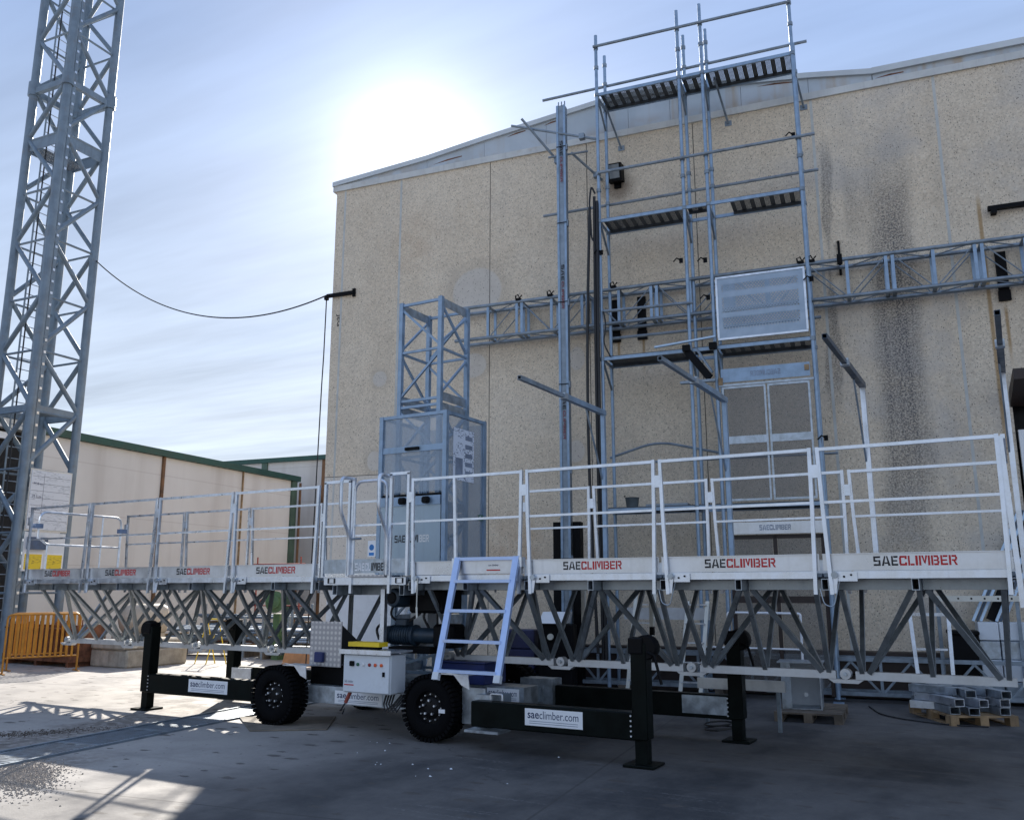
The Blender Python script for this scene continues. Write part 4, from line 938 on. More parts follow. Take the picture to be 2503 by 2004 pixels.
part(ck, 'blue_socket', G().cbox(5.96, 6.10, .05, .094, .735, .855, .01), BLUE)
part(ck, 'side_shield', G().prism([(6.352, .10, 1.17), (6.352, .10, .72), (6.72, .34, .72), (6.72, .34, .95), (6.50, .2, 1.0)], (.004, .004, 0)), BLACK)
part(ct, 'battery_box', G().cbox(5.80, 6.68, .18, .55, .47, .70, .01), BLACK)
yt = thing('yellow_spirit_level', 'yellow tool with slots lying on the cabinet tray', 'tool', (6.9, -.1, .93))
part(yt, 'body', G().box(6.67, 7.12, -.16, -.10, .955, 1.005).box(6.67, 7.12, -.05, .0, .955, 1.005).box(6.67, 6.72, -.10, -.05, .955, 1.005).box(7.07, 7.12, -.10, -.05, .955, 1.005), YEL)
part(yt, 'foot', G().box(6.70, 7.08, -.10, -.05, .927, .954), BLACK)
mo = thing('drive_motor', 'dark blue ribbed drive motor lying above the switch cabinet', 'motor', (7.1, .5, .93))
part(mo, 'body', G().lathe((6.70, .5, 1.06), (1, 0, 0), [(0, .075), (.02, .10), (.10, .11), (.42, .11), (.44, .125), (.46, .125), (.47, .09), (.78, .09)], 24), MOTOR)
for k in range(9): part(mo, 'cooling_rib', G().lathe((6.82 + k * .034, .5, 1.06), (1, 0, 0), [(0, .117), (.012, .117)], 24), MOTOR)
part(mo, 'terminal_box', G().cbox(6.9, 7.06, .42, .58, 1.17, 1.25, .01), MOTOR)
part(mo, 'gearbox', G().cbox(7.48, 7.76, .36, .66, .93, 1.20, .03), BLACK)
part(mo, 'foot', G().box(6.85, 7.45, .36, .64, .86, .93), BLACK)
m2 = thing('hoist_motor', 'round dark motor end under the platform gate', 'motor', (7.0, .35, 1.4))
part(m2, 'body', G().lathe((7.02, .18, 1.50), (0, 1, 0), [(0, .07), (.015, .10), (.05, .112), (.42, .112)], 24), MOTOR)
part(m2, 'fan_cover', G().lathe((7.02, .165, 1.50), (0, 1, 0), [(0, .055), (.012, .07)], 24), BLACK)
part(m2, 'gearbox', G().cbox(7.10, 7.62, .4, .8, 1.32, 1.60, .03), BLACK)
gb = thing('drive_guide_box', 'grey drive housing between the platform and the chassis', 'housing', (6.8, .9, .9))
part(gb, 'case', G().box(6.86, 7.12, .78, 1.05, .92, 1.45), BOXW)
part(gb, 'column', G().box(7.28, 7.36, .78, .9, .55, 1.58), ALU)
part(gb, 'column', G().box(6.76, 6.82, .30, .36, .95, 1.60), ALU)
for k in range(5):
    r_ = random.Random(k + 3)
    p0 = Vector((6.80 + .16 * k, .45 + .05 * k, 1.58)); q = Vector((6.6 + .25 * k, .5, 1.0))
    mid = [p0.lerp(q, t_) + Vector((r_.uniform(-.12, .12), r_.uniform(-.1, .05), r_.uniform(-.05, .05))) for t_ in (.25, .5, .75)]
    single('motor_cable', 'black cable running between the motors under the platform gate', 'cable', G().pipe(arc([p0] + mid + [q], .12), .016, 6), CABLE, q, group='cables around the drive motors')
bp = thing('blue_pedestal', 'deep blue steel pedestal on the chassis behind the ladder', 'pedestal', (7.9, .9, .5))
part(bp, 'body', G().cbox(7.45, 8.05, .6, 1.1, .52, .76, .01), BLUE); part(bp, 'flange', G().box(7.42, 8.08, .57, 1.13, .762, .775), BLUE)
pin = single('tie_rope', 'thin pale rope with a hook hanging below the platform joint', 'rope', G().tube((7.56, -.06, 1.72), (7.555, -.06, 1.40), .007, 6).tube((7.555, -.06, 1.40), (7.57, -.07, 1.28), .012, 6), CREAM, (7.56, -.06, 1.28))

# ------------------------------------------------------------------ scaffold against the hall
sf = thing('facade_scaffold', 'tall galvanised tube scaffold of two bays with perforated plank lifts', 'scaffold', (7.9, -.7, 0), 'W')
SX = [6.17, 7.665, 8.07, 9.57]; DF, DB = 1.0, .42
LV = [2.87, 5.44, 7.95, 10.40]
tops_f = [11.61, 11.72, 11.74, 12.1]; tops_b = [11.55, 11.6, 11.62, 10.95]
for i, x in enumerate(SX):
    for d, tp_ in ((DF, tops_f[i]), (DB, tops_b[i])):
        st_ = part(sf, 'standard', G().tube(w(x, d, .05), w(x, d, tp_), .030, 12), GALVB)
        part(sf, 'base_plate', G().box(x - .075, x + .075, -d - .075, -d + .075, .0, .012), GALVB, st_)
        for z in LV + [8.85, 8.53, 11.35, 10.95]:
            if z < tp_: part(sf, 'coupler', G().tube(w(x, d, z - .03), w(x, d, z + .03), .044, 8), GALVD, st_)
for (xa, xb) in ((SX[0], SX[1]), (SX[2], SX[3]), (SX[1], SX[2])):
    for li, z in enumerate(LV):
        zf = z
        for d in (DF, DB):
            part(sf, 'ledger', G().bar(w(xa + .03, d, zf), w(xb - .03, d, zf), .03, .055), GALVB)
def plank(xa, xb, z, d0, d1, mat):
    """steel plank: side flanges, solid ribs and slotted fields between them"""
    g = G(); n = max(2, int(round((xb - xa) / .165))); p = (xb - xa) / n
    for d in (d0, d1): g.box(xa, xb, -d - .006, -d + .006, z - .045, z + .012)
    for k in range(n):
        x = xa + k * p; g.box(x, x + p * .44, -d1, -d0, z, z + .010)
        q = p * .56 / 5
        for m in range(5): g.box(x + p * .44 + m * q + q * .35, x + p * .44 + (m + 1) * q, -d1, -d0, z + .001, z + .009)
    part(sf, 'plank', g, mat)
for li, z in enumerate(LV):
    for (xa, xb) in ((SX[0] + .04, SX[1] - .04), (SX[2] + .04, SX[3] - .04)):
        xs_ = xa + (.30 if (li == 2 and xa > 8) else 0)
        plank(xs_, xb, z + .035, DB + .02, DF - .02, PLANKM)
    plank(SX[1] + .03, SX[2] - .03, z + .035, (DB + DF) / 2 + .006 if li != 3 else DB + .02, DF - .02 if li != 3 else DF - .1, PLANKM)
for z0, z1, xa, xb, d in ((11.36, 11.34, 6.13, 9.60, DF), (10.93, 10.97, 4.90, 9.80, DB), (8.85, 8.85, 6.18, 9.83, DF), (8.52, 8.54, 4.90, 9.83, DB), (5.97, 5.95, 6.16, 9.70, DB + .02), (6.27, 6.24, 6.2, 7.75, DF)):
    dd = d + .05 if d == DF else d - .05
    part(sf, 'guard_tube', G().tube(w(xa, dd, z0), w(xb, dd, z1), .027, 8), GALVD)
part(sf, 'guard_tube', G().pipe(arc([w(6.10, .4, 3.83), w(6.8, .4, 4.03), w(7.1, .4, 4.03), w(8.1, .4, 3.78)], .2), .022, 8), GALVD)
part(sf, 'guard_tube', G().tube(w(6.12, .42, 3.72), w(9.8, .42, 3.70), .02, 8), GALVD)
for x in SX:
    for z in (LV[3], LV[2], LV[1]):
        part(sf, 'plank_bracket', G().bar(w(x, DB + .02, z - .42), w(x, DF - .05, z - .03), .03, .03), GALVD)
        part(sf, 'transom', G().bar(w(x, DB + .02, z + .0), w(x, DF - .02, z + .0), .03, .04), GALVB)
for x, z in ((6.35, 9.86), (8.35, 9.95), (9.66, 9.98)):
    part(sf, 'wall_tie', G().tube(w(x - .12, DB + .25, z + .52), w(x, .02, z - .05), .02, 8), GALVD)
    part(sf, 'tie_plate', G().box(x - .06, x + .06, -.012, -.002, z - .1, z), GALVD)
for x, z in ((7.58, 7.0), (7.98, 6.95), (9.66, 3.85), (6.2, 7.35), (8.0, 6.3), (9.62, 6.4), (9.5, 8.9)):
    c_ = part(sf, 'loose_coupler', G().pipe([w(x, DF + .03, z), w(x - .06, DF + .10, z + .03), w(x - .12, DF + .10, z - .03)], .012, 6).box(x - .03, x + .03, -DF - .05, -DF - .02, z - .04, z + .04), BLACK)
# panels hung in the right-hand bay
pn = thing('perforated_panel', 'flat galvanised panel with bands of small holes in the scaffold bay', 'metal panel', (8.13, -1.04, 5.56), 'W')
part(pn, 'sheet', G().box(8.14, 9.51, -1.045, -1.037, 5.57, 6.60), PERF)
for a, b in ((w(8.13, 1.04, 5.56), w(9.52, 1.04, 5.56)), (w(8.13, 1.04, 6.60), w(9.52, 1.04, 6.60)), (w(8.14, 1.04, 5.58), w(8.14, 1.04, 6.58)), (w(9.51, 1.04, 5.58), w(9.51, 1.04, 6.58))):
    part(pn, 'frame_bar', G().bar(a, b, .032, .032), ALU)
tb1 = thing('reversed_toe_board', 'zinc toe board with mirrored lettering above the mesh gate', 'toe board', (8.15, -1.04, 4.85), 'W')
part(tb1, 'board', G().box(8.14, 9.50, -1.045, -1.035, 4.84, 5.06), GALVB)
part(tb1, 'end_block', G().box(8.10, 8.17, -1.06, -1.046, 4.80, 4.92), WOOD); part(tb1, 'end_block', G().box(9.42, 9.49, -1.06, -1.046, 4.93, 5.02), WOOD)
stencil(tb1, 'SAECLIMBER', w(8.60, 1.046, 4.91), (1, 0, 0), (0, 0, 1), .46, .085, MATS['grey_print'], None, True)
tb2 = thing('lower_toe_board', 'zinc toe board lettered in dark grey under the lowest scaffold planks', 'toe board', (8.18, -1.05, 2.43), 'W')
part(tb2, 'board', G().box(8.17, 9.54, -1.055, -1.045, 2.43, 2.61), TOE)
stencil(tb2, 'SAECLIMBER', w(8.61, 1.056, 2.485), (1, 0, 0), (0, 0, 1), .46, .08, MATS['grey_print'])
mg_ = thing('mesh_gate', 'double gate of dark expanded mesh in a galvanised frame on the scaffold', 'gate', (8.15, -1.03, 2.95), 'W')
for xa, xb in ((8.15, 8.82), (8.85, 9.48)):
    part(mg_, 'mesh', G().box(xa + .02, xb - .02, -1.034, -1.030, 2.97, 4.74), MESHD)
    for a, b in ((w(xa, 1.03, 2.96), w(xb, 1.03, 2.96)), (w(xa, 1.03, 4.75), w(xb, 1.03, 4.75)), (w(xa + .012, 1.03, 2.97), w(xa + .012, 1.03, 4.74)), (w(xb - .012, 1.03, 2.97), w(xb - .012, 1.03, 4.74))):
        part(mg_, 'frame_bar', G().bar(a, b, .03, .034), GALV)
    part(mg_, 'kick_band', G().box(xa, xb, -1.05, -1.040, 3.84, 3.96), GALV)
part(mg_, 'top_bar', G().box(8.10, 9.55, -1.05, -1.02, 4.775, 4.81), GALV)
dg_ = thing('brown_mesh_door', 'dark brown framed mesh door at the foot of the scaffold', 'door', (8.2, -.95, .1), 'W')
for xa, xb in ((8.18, 8.80), (8.84, 9.50)):
    part(dg_, 'mesh', G().box(xa + .02, xb - .02, -.962, -.958, .2, 2.36), MESHD)
for x in (8.17, 8.82, 9.51): part(dg_, 'frame_bar', G().box(x - .028, x + .028, -.985, -.945, .08, 2.40), BRICKB)
part(dg_, 'frame_bar', G().box(8.14, 9.54, -.985, -.945, 2.36, 2.42), BRICKB); part(dg_, 'frame_bar', G().box(8.14, 9.54, -.985, -.945, 1.40, 1.50), BRICKB)
pb = thing('paint_bucket', 'dark grey bucket standing on the lowest scaffold planks', 'bucket', (6.57, -.75, 2.93), 'W')
part(pb, 'body', G().lathe(w(6.57, .8, 2.92), (0, 0, 1), [(0, .095), (.16, .115), (.165, .12), (.165, .11)], 20), simple('bucket_grey', (.09, .11, .12), .6))
part(pb, 'handle', G().pipe([w(6.46, .8, 3.07), w(6.44, .82, 3.12), w(6.47, .84, 3.11)], .006, 6), BLACK)
bd = single('loose_board', 'grey board lying flat on the lowest scaffold planks beside the bucket', 'board', G().box(6.82, 7.50, -.9, -.6, 2.925, 2.96), GALVD, w(7.1, .75, 2.92), 'W')
hb = thing('hoist_beam_bracket', 'black pierced steel bracket under the scaffold planks', 'bracket', (7.6, -1.2, 5.0), 'W')
part(hb, 'strut', G().bar(w(7.62, 1.10, 5.42), w(8.02, 1.35, 4.86), .03, .12), BLACK); part(hb, 'strut', G().bar(w(7.80, 1.2, 5.40), w(8.06, 1.35, 4.95), .03, .03), GALVD)
part(hb, 'top_bar', G().bar(w(7.1, 1.12, 5.52), w(8.1, 1.12, 5.60), .05, .03), LIGHTB); part(hb, 'foot', G().box(7.55, 8.1, -1.4, -1.32, 4.80, 4.84), GALVD)
for x in (7.62, 8.05): part(hb, 'clamp', G().box(x - .06, x + .06, -1.16, -1.06, 5.40, 5.50), BLACK)
# black hoses strapped to the first standard
for k, (dx, lab) in enumerate(((0, 'thick black hose hanging full length beside the scaffold'), (.055, 'second black hose strapped to the first scaffold standard'), (-.075, 'slack black hose bowing away from the scaffold'))):
    pts = [w(6.10 + dx - (.10 if k == 2 else .03) * math.sin(math.pi * i / 14), 1.06 + .02 * k, 8.40 - k * .1 - (8.0 - k * .2) * i / 14) for i in range(15)]
    single('black_hose', lab, 'hose', G().pipe(pts, .026, 8), CABLE, pts[-1], 'W', group='hoses on the scaffold')
pts = arc([w(6.12, 1.08, 8.45), w(6.06, 1.1, 8.6), w(6.02, 1.1, 8.3), w(6.05, 1.1, 7.6), w(6.14, 1.08, 7.5)], .1)
single('hose_loop', 'loop of black hose tied near the top of the strapped hoses', 'hose', G().pipe(pts, .018, 6), CABLE, pts[-1], 'W')
pts = arc([w(6.22, 1.06, 6.28), w(6.28, 1.12, 6.0), w(6.22, 1.1, 5.7), w(6.33, 1.06, 5.45)], .1)
single('spare_lead', 'thin black lead running from the hoses to the scaffold planks', 'cable', G().pipe(pts, .014, 6), CABLE, pts[-1], 'W')

# ------------------------------------------------------------------ upright rail column with its tubes
cl = thing('rail_column', 'slim tall galvanised rail column lettered along its length', 'column', (5.42, -.75, 0), 'W')
part(cl, 'channel', G().box(5.345, 5.50, -.84, -.70, .02, 10.45), GALVD)
part(cl, 'flange', G().box(5.335, 5.375, -.856, -.842, .02, 10.45), GALVB); part(cl, 'flange', G().box(5.47, 5.51, -.856, -.842, .02, 10.45), GALVB)
for z in (.6, 2.1, 3.6, 5.1, 6.6, 8.1, 9.6):
    part(cl, 'splice', G().box(5.335, 5.51, -.868, -.857, z, z + .012), BLACK); part(cl, 'splice_bolt', G().box(5.511, 5.535, -.84, -.78, z - .06, z + .06), GALVD)
for x in (5.36, 5.42, 5.48): part(cl, 'top_pin', G().tube(w(x, .78, 10.44), w(x, .78, 10.56), .012, 6), GALVD)
for z in (9.72, 7.3, 4.95):
    stencil(cl, 'SAE', w(5.40, .858, z), (0, 0, -1), (1, 0, 0), .30, .055, BLKP); stencil(cl, 'CLIMBER', w(5.405, .858, z - .32), (0, 0, -1), (1, 0, 0), .50, .045, simple('faded_red', (.22, .05, .06), .6) if 'faded_red' not in MATS else MATS['faded_red'])
for x0, x1 in ((5.18, 5.32), (5.53, 5.66)):
    part(cl, 'base_guide', G().box(x0, x1, -.80, -.62, .02, 2.72), BLACK)
for a, b, lab in ((w(4.38, .70, 10.33), w(6.17, .95, 9.55), 'long tie tube crossing the rail column to the scaffold'), (w(4.68, .95, 10.28), w(5.32, .30, 9.42), 'short tie tube slanting from the roof edge to the column'), (w(5.52, .55, 9.62), w(5.96, .03, 9.22), 'short tie tube from the column to the wall')):
    tt = thing('tie_tube', lab, 'tube', a, 'W', group='tie tubes at the rail column')
    part(tt, 'tube', G().tube(a, b, .024, 8), GALVD); q = a.lerp(b, .82); part(tt, 'coupler', G().box(q.x - .05, q.x + .05, q.y - .05, q.y + .05, q.z - .05, q.z + .05), GALVD)
tt = single('column_tie_bar', 'level tie bar fixing the rail column to the hall', 'tube', G().tube(w(5.12, .70, 9.52), w(5.85, .55, 9.58), .02, 8), GALVD, w(5.12, .7, 9.5), 'W')

# ------------------------------------------------------------------ square truss hung along the hall
ht = thing('hung_truss', 'long square galvanised truss hung level along the hall wall', 'truss', (8, -.3, 6.2), 'W')
for d in (.10, .46):
    for z in (6.86, 6.23):
        part(ht, 'chord', G().tube(w(3.10 if d < .3 else 3.12, d, z), w(15.5, d, z), .033, 10), GALVD)
fx = []
x = 3.80
while x < 15.4:
    fx.append(x); x += .635
    if len(fx) % 2 == 0: fx.append(x - .54) if False else None
for k, x in enumerate(fx):
    two = (k % 2 == 1)
    for x_ in ((x - .05, x + .05) if two else (x,)):
        f_ = part(ht, 'frame', G().bar(w(x_, .46, 6.25), w(x_, .46, 6.84), .05, .02), GALVB)
        part(ht, 'frame_bar', G().bar(w(x_, .10, 6.25), w(x_, .10, 6.84), .05, .02), GALVB, f_)
        part(ht, 'frame_bar', G().bar(w(x_, .10, 6.84), w(x_, .46, 6.84), .06, .02), GALVD, f_); part(ht, 'frame_bar', G().bar(w(x_, .10, 6.25), w(x_, .46, 6.25), .06, .02), GALVD, f_)
for k in range(len(fx) - 1):
    a, b = fx[k] + .06, fx[k + 1] - .06
    fl_ = k % 2
    for d in (.10, .46):
        part(ht, 'brace_rod', G().tube(w(a, d, 6.82 if fl_ else 6.27), w(b, d, 6.27 if fl_ else 6.82), .010, 6), GALVD)
    for z in (6.23, 6.86): part(ht, 'brace_rod', G().tube(w(a, .46 if fl_ else .10, z), w(b, .10 if fl_ else .46, z), .010, 6), GALVD)
for x, lab in ((6.16, 'black wall bracket carrying the hung truss beside the first scaffold bay'), (6.65, 'black wall bracket carrying the hung truss inside the first scaffold bay'), (12.40, 'black wall bracket carrying the hung truss above the doorway'), (10.05, 'black upright clamp on the hung truss beside the mould stain')):
    hbk = thing('truss_bracket', lab, 'bracket', (x, -.05, 6.1), 'W', group='brackets under the hung truss')
    top_ = 7.35 if x == 10.05 else 6.80
    part(hbk, 'strap', G().box(x - .075 if x != 10.05 else x - .02, x + .075 if x != 10.05 else x + .02, -.055, -.005, 6.05 if x != 10.05 else 6.75, top_), BLACK)
    part(hbk, 'seat', G().box(x - .085, x + .085, -.07, -.004, 6.0, 6.16) if x != 10.05 else G().box(x - .04, x + .04, -.5, -.40, 6.80, 6.95), BLACK)
for k, x in enumerate((4.42, 5.05, 6.25, 9.45, 9.62)):
    cp = single('loose_clamp', 'small black tube clamp sitting on the top chord of the hung truss', 'clamp', G().pipe([w(x - .05, .46, 6.90), w(x - .06, .46, 6.98), w(x - .01, .46, 7.0), w(x + .02, .46, 6.93), w(x + .07, .46, 6.98)], .014, 6).box(x - .04, x + .05, -.50, -.42, 6.87, 6.92), BLACK, w(x, .46, 6.87), 'W', group='clamps on the hung truss')

# ------------------------------------------------------------------ drain across the yard
dn = thing('drainage_channel', 'steel grated drainage channel crossing the concrete yard', 'drain', (2.26, -4, 0), 'W')
part(dn, 'channel_bed', G().box(1.93, 2.60, -14.35, 11.65, .003, .005), DARK)
for x in (1.945, 2.585): part(dn, 'edge_rail', G().box(x - .018, x + .018, -14.35, 11.65, .001, .022), GALVD)
for k in range(24):
    y0 = -13.65 + k; g = G()
    for q in (0, 1): g.box(1.97, 2.56, y0 + .012 + q * .955, y0 + .035 + q * .955, .0062, .012)
    for m in range(21): g.box(1.972, 2.558, y0 + .052 + m * .0435, y0 + .073 + m * .0435, .0065, .0085)
    part(dn, 'grate', g, GALVD if k % 5 else GALV)

# gravel and mud beside the drain
def stones(name, n, cx, cy, rx, ry, ang, smin, smax, mat, seed, lab):
    rr = random.Random(seed); g = G(); ca, sa = math.cos(ang), math.sin(ang)
    for _ in range(n):
        a = rr.gauss(0, .45) * rx; b = rr.gauss(0, .42) * ry; x = cx + a * ca - b * sa; y = cy + a * sa + b * ca; s_ = rr.uniform(smin, smax)
        if (FR['W'].inverted() @ Vector((x, y, 0))).x < 2.62 and (FR['W'].inverted() @ Vector((x, y, 0))).x > 1.9: continue
        vs = [Vector((rr.uniform(.6, 1) * s_, 0, 0)), Vector((0, rr.uniform(.6, 1) * s_, 0)), Vector((-rr.uniform(.6, 1) * s_, 0, 0)), Vector((0, -rr.uniform(.6, 1) * s_, 0)), Vector((rr.uniform(-.2, .2) * s_, rr.uniform(-.2, .2) * s_, rr.uniform(.4, .8) * s_))]
        t_ = rr.uniform(0, 6.28); c, d = math.cos(t_), math.sin(t_)
        g.add([Vector((x + v.x * c - v.y * d, y + v.x * d + v.y * c, v.z + .001)) for v in vs], [(0, 1, 4), (1, 2, 4), (2, 3, 4), (3, 0, 4)])
    o = single(name, lab, 'gravel', g, mat, (cx, cy, 0), kind='stuff'); return o
STONE = simple('loose_stone', (.34, .29, .24), .9, 0, .5, 60.)
stones('gravel', 3800, 5.75, -3.35, .95, .34, R(-32), .005, .016, STONE, 3, 'patch of loose gravel spilled beside the drain')
stones('mud_crumbs', 1500, 3.4, -2.2, 1.3, .28, R(55), .005, .014, simple('dark_soil', (.09, .07, .055), .95), 4, 'dark crumbs of soil scattered behind the drain')
stones('litter', 16, 8.6, -1.2, 2.4, 1.6, 0, .007, .018, BOXW, 9, 'tiny white scraps scattered on the shaded yard')
mt = single('plywood_mat', 'worn plywood sheet lying under the trailer wheel', 'board', G().prism([(4.72, .10, .004), (5.65, -.62, .004), (6.35, -.10, .004), (5.75, .75, .004)], (0, 0, .014)), simple('dirty_plywood', (.20, .17, .135), .8, 0, .3, 3., streak=.3), (5.5, 0, 0))

# ------------------------------------------------------------------ things behind the left wing
def barrier(loc, rz, lab):
    frame('B', loc, rz)
    b = thing('crowd_barrier', lab, 'barrier', (0, 0, 0), 'B', group='orange barriers by the tower'); L_ = 1.32
    part(b, 'frame', G().pipe(arc([(0, 0, .02), (0, 0, 1.12), (L_, 0, 1.12), (L_, 0, .02)], .10), .019, 8), ORANGE)
    part(b, 'low_rail', G().tube((0, 0, .30), (L_, 0, .30), .016, 8), ORANGE)
    for k in range(12): part(b, 'slat', G().box(.085 + k * .1, .085 + k * .1 + .042, -.006, .006, .30, 1.10), ORANGE)
    for x in (.0, L_): part(b, 'foot', G().box(x - .02, x + .02, -.22, .22, .0, .018), ORANGE)
barrier((-3.70, 2.02, 0), math.atan2(1.15, .44), 'orange slatted crowd barrier standing in front of the tower base')
barrier((-4.45, 2.55, 0), math.atan2(1.2, .30), 'second orange crowd barrier close behind the front one')
bk = thing('rusty_rod_basket', 'rusty basket packed with upright reinforcing rods', 'basket', (-4.7, 4.0, 0))
part(bk, 'base', G().box(-6.4, -3.95, 3.6, 4.4, .10, .22), RUSTY)
part(bk, 'side_sheet', G().box(-6.4, -3.97, 3.70, 3.72, .22, .86), RUSTY)
part(bk, 'end_sheet', G().box(-3.99, -3.97, 3.72, 4.4, .22, .86), RUSTY)
for x in (-6.3, -5.2, -4.1): part(bk, 'leg', G().box(x, x + .08, 3.6, 4.4, 0, .10), RUSTY)
rr = random.Random(5)
for k in range(60):
    x = -6.35 + (k % 30) * .08; y = 3.66 + (k // 30) * .3 + rr.uniform(-.02, .02); part(bk, 'rod', G().tube((x, y, .22), (x + rr.uniform(-.03, .03), y, .88 + rr.uniform(-.1, .12)), .014, 5), RUSTY)
part(bk, 'rim', G().bar((-6.4, 3.6, .78), (-3.95, 3.6, .78), .03), RUSTY)
cbk = thing('concrete_block', 'stained concrete block of two courses by the orange barrier', 'concrete block', (-3.3, 4.9, 0))
frame('C', (-3.62, 4.05, 0), R(88))
part(cbk, 'lower_course', G().cbox(-3.95, -2.75, 4.05, 5.60, .0, .36, .03), CONC); part(cbk, 'upper_course', G().cbox(-3.9, -2.8, 4.0, 5.5, .368, .56, .03), CONC)
tk = thing('beige_tank', 'rounded beige tank behind the concrete block', 'tank', (-4.2, 5.0, .5))
part(tk, 'shell', G().lathe((-4.55, 5.15, .92), (.5, .86, 0), [(-.04, .05), (.0, .18), (.08, .30), (.18, .36), (.9, .36), (1.0, .30), (1.06, .12)], 28), TANK)
part(tk, 'saddle', G().box(-4.6, -3.9, 5.0, 5.9, 0, .62), CONC)
def tube_stack(loc, rz, n, L_, r_, lab, mat, seed, levels=3):
    frame('S', loc, rz); t_ = thing('tube_stack', lab, 'tube stack', (0, 0, 0), 'S', group='stacks of scaffold tube behind the platform'); q = random.Random(seed)
    for x in (.25, L_ - .25):
        part(t_, 'bearer', G().box(x - .06, x + .06, -.1, .9, 0, .16), WOODD)
        for y in (-.08, .88): part(t_, 'stanchion', G().box(x - .03, x + .03, y - .03, y + .03, .0, .25 + levels * .24), GALVD)
    for lv in range(levels):
        for k in range(n):
            y = .0 + k * (.82 / n) + q.uniform(-.01, .01); z = .21 + lv * .22 + q.uniform(-.02, .03); dx = q.uniform(-.3, .3)
            part(t_, 'tube', G().tube((dx, y, z), (L_ + dx, y + q.uniform(-.03, .03), z + q.uniform(-.02, .02)), r_, 7), mat if q.random() > .25 else (GALV if q.random() > .5 else RUSTY))
        if lv < levels - 1: 
            for x in (.3, L_ - .3): part(t_, 'spacer', G().box(x - .04, x + .04, -.05, .85, .26 + lv * .22, .30 + lv * .22), WOOD)
tube_stack((-5.6, 7.0, 0), R(12), 10, 2.9, .035, 'stack of grey tubes on timber bearers, closest to the concrete block', GALVD, 1)
tube_stack((-2.4, 7.3, 0), R(6), 10, 2.7, .036, 'stack of grey tubes between the tank and the green reel', GALV, 2, 3)
tube_stack((-6.8, 9.4, 0), R(9), 10, 3.4, .04, 'higher stack of tubes standing further back by the pale warehouse', GALVD, 3, 4)
tube_stack((-2.9, 10.2, 0), R(8), 10, 3.2, .04, 'higher stack of tubes in front of the rear warehouse', GALV, 4, 4)
def rack(x, y, rz, lab, mat, h, L_):
    frame('K', (x, y, 0), rz); t_ = thing('tube_frame_rack', lab, 'frame', (0, 0, 0), 'K')
    for a in (0, L_): part(t_, 'post', G().tube((a, 0, 0), (a, 0, h), .022, 8), mat)
    for z in (h * .45, h * .92): part(t_, 'rail', G().tube((-.15, 0, z), (L_ + .15, 0, z), .020, 8), mat)
    part(t_, 'brace', G().tube((0, .02, h * .9), (-.45, .02, h * .62) if L_ > 0 else (0, 0, 0), .022, 8), mat)
    part(t_, 'brace', G().tube((0, 0, h * .45), (L_, 0, h * .92), .016, 8), mat)
rack(-6.2, 10.9, R(10), 'red primed tube frame rising behind the tube stacks', REDP, 2.55, 1.5)
rack(-3.2, 11.6, R(10), 'red primed tube frame in front of the rear warehouse', REDP, 2.5, 1.9)
rack(-1.2, 8.8, R(8), 'grey tube frame beside the green reel', GALVD, 1.5, 1.4)
rl = thing('green_reel', 'green round hose reel standing behind the platform', 'reel', (-1.7, 7.2, .9))
part(rl, 'disc', G().lathe((-1.75, 7.2, 1.32), (.3, -1, 0), [(0, .23), (.03, .25), (.05, .15), (.10, .15), (.12, .06)], 28), MACH); part(rl, 'stand', G().box(-1.85, -1.65, 7.25, 7.5, 0, 1.05), MACH)
ps = thing('brown_plywood_sheet', 'brown plywood sheet propped on edge beyond the trailer', 'board', (.3, 6.2, 0))
part(ps, 'sheet', G().prism([(-.30, 6.0, .02), (.72, 6.15, .02), (.72, 6.25, .36), (-.30, 6.10, .36)], (0, .02, 0)), PLY)
part(ps, 'prop', G().bar((.2, 6.5, .02), (.2, 6.2, .28), .04), WOOD)
yl = thing('yellow_trestle', 'thin yellow folding trestle near the concrete block', 'trestle', (-2.2, 5.6, 0))
for dx in (0, .35):
    part(yl, 'leg', G().tube((-2.5 + dx, 5.6, 0), (-2.35 + dx, 5.75, .95), .012, 8), YEL); part(yl, 'leg', G().tube((-2.2 + dx, 5.9, 0), (-2.35 + dx, 5.75, .95), .012, 8), YEL)
part(yl, 'top', G().bar((-2.45, 5.75, .96), (-1.9, 5.75, .96), .05, .03), YEL)

# ------------------------------------------------------------------ things along the hall, under the scaffold and right wing
def lying(s0, s1, d0, d1, z0, z1, lab):
    t_ = thing('lying_truss', lab, 'truss', (s0, -d0, 0), 'W', group='trusses lying along the hall')
    for d in (d0, d1):
        for z in (z0, z1): part(t_, 'chord', G().bar(w(s0, d, z), w(s1, d, z), .055, .055), GALVD)
    n = int((s1 - s0) / .75); p = (s1 - s0) / n
    for k in range(n + 1):
        x = s0 + k * p
        part(t_, 'post', G().bar(w(x, d1, z0 + .03), w(x, d1, z1 - .03), .04), GALVD)
        part(t_, 'spreader', G().bar(w(x, d0, z1), w(x, d1, z1), .035), GALVD)
        if k < n:
            part(t_, 'diagonal', G().bar(w(x + .03, d1, z0 + .03), w(x + p / 2, d1, z1 - .03), .032), GALVD); part(t_, 'diagonal', G().bar(w(x + p / 2, d1, z1 - .03), w(x + p - .03, d1, z0 + .03), .032), GALVD)
    for x in (s0 + .5, (s0 + s1) / 2, s1 - .5): part(t_, 'bearer', G().box(x - .06, x + .06, -d1 - .08, -d0 + .05, 0, z0 - .028), WOODD)
lying(4.30, 8.35, .38, .76, .14, .62, 'galvanised truss lying on bearers under the scaffold')
lying(8.55, 13.4, .40, .78, .12, .60, 'galvanised truss lying on bearers below the white ladder frame')
bm = thing('dark_beam_stack', 'low stack of dark steel beams on the ground against the hall', 'beam stack', (8, -.2, 0), 'W')
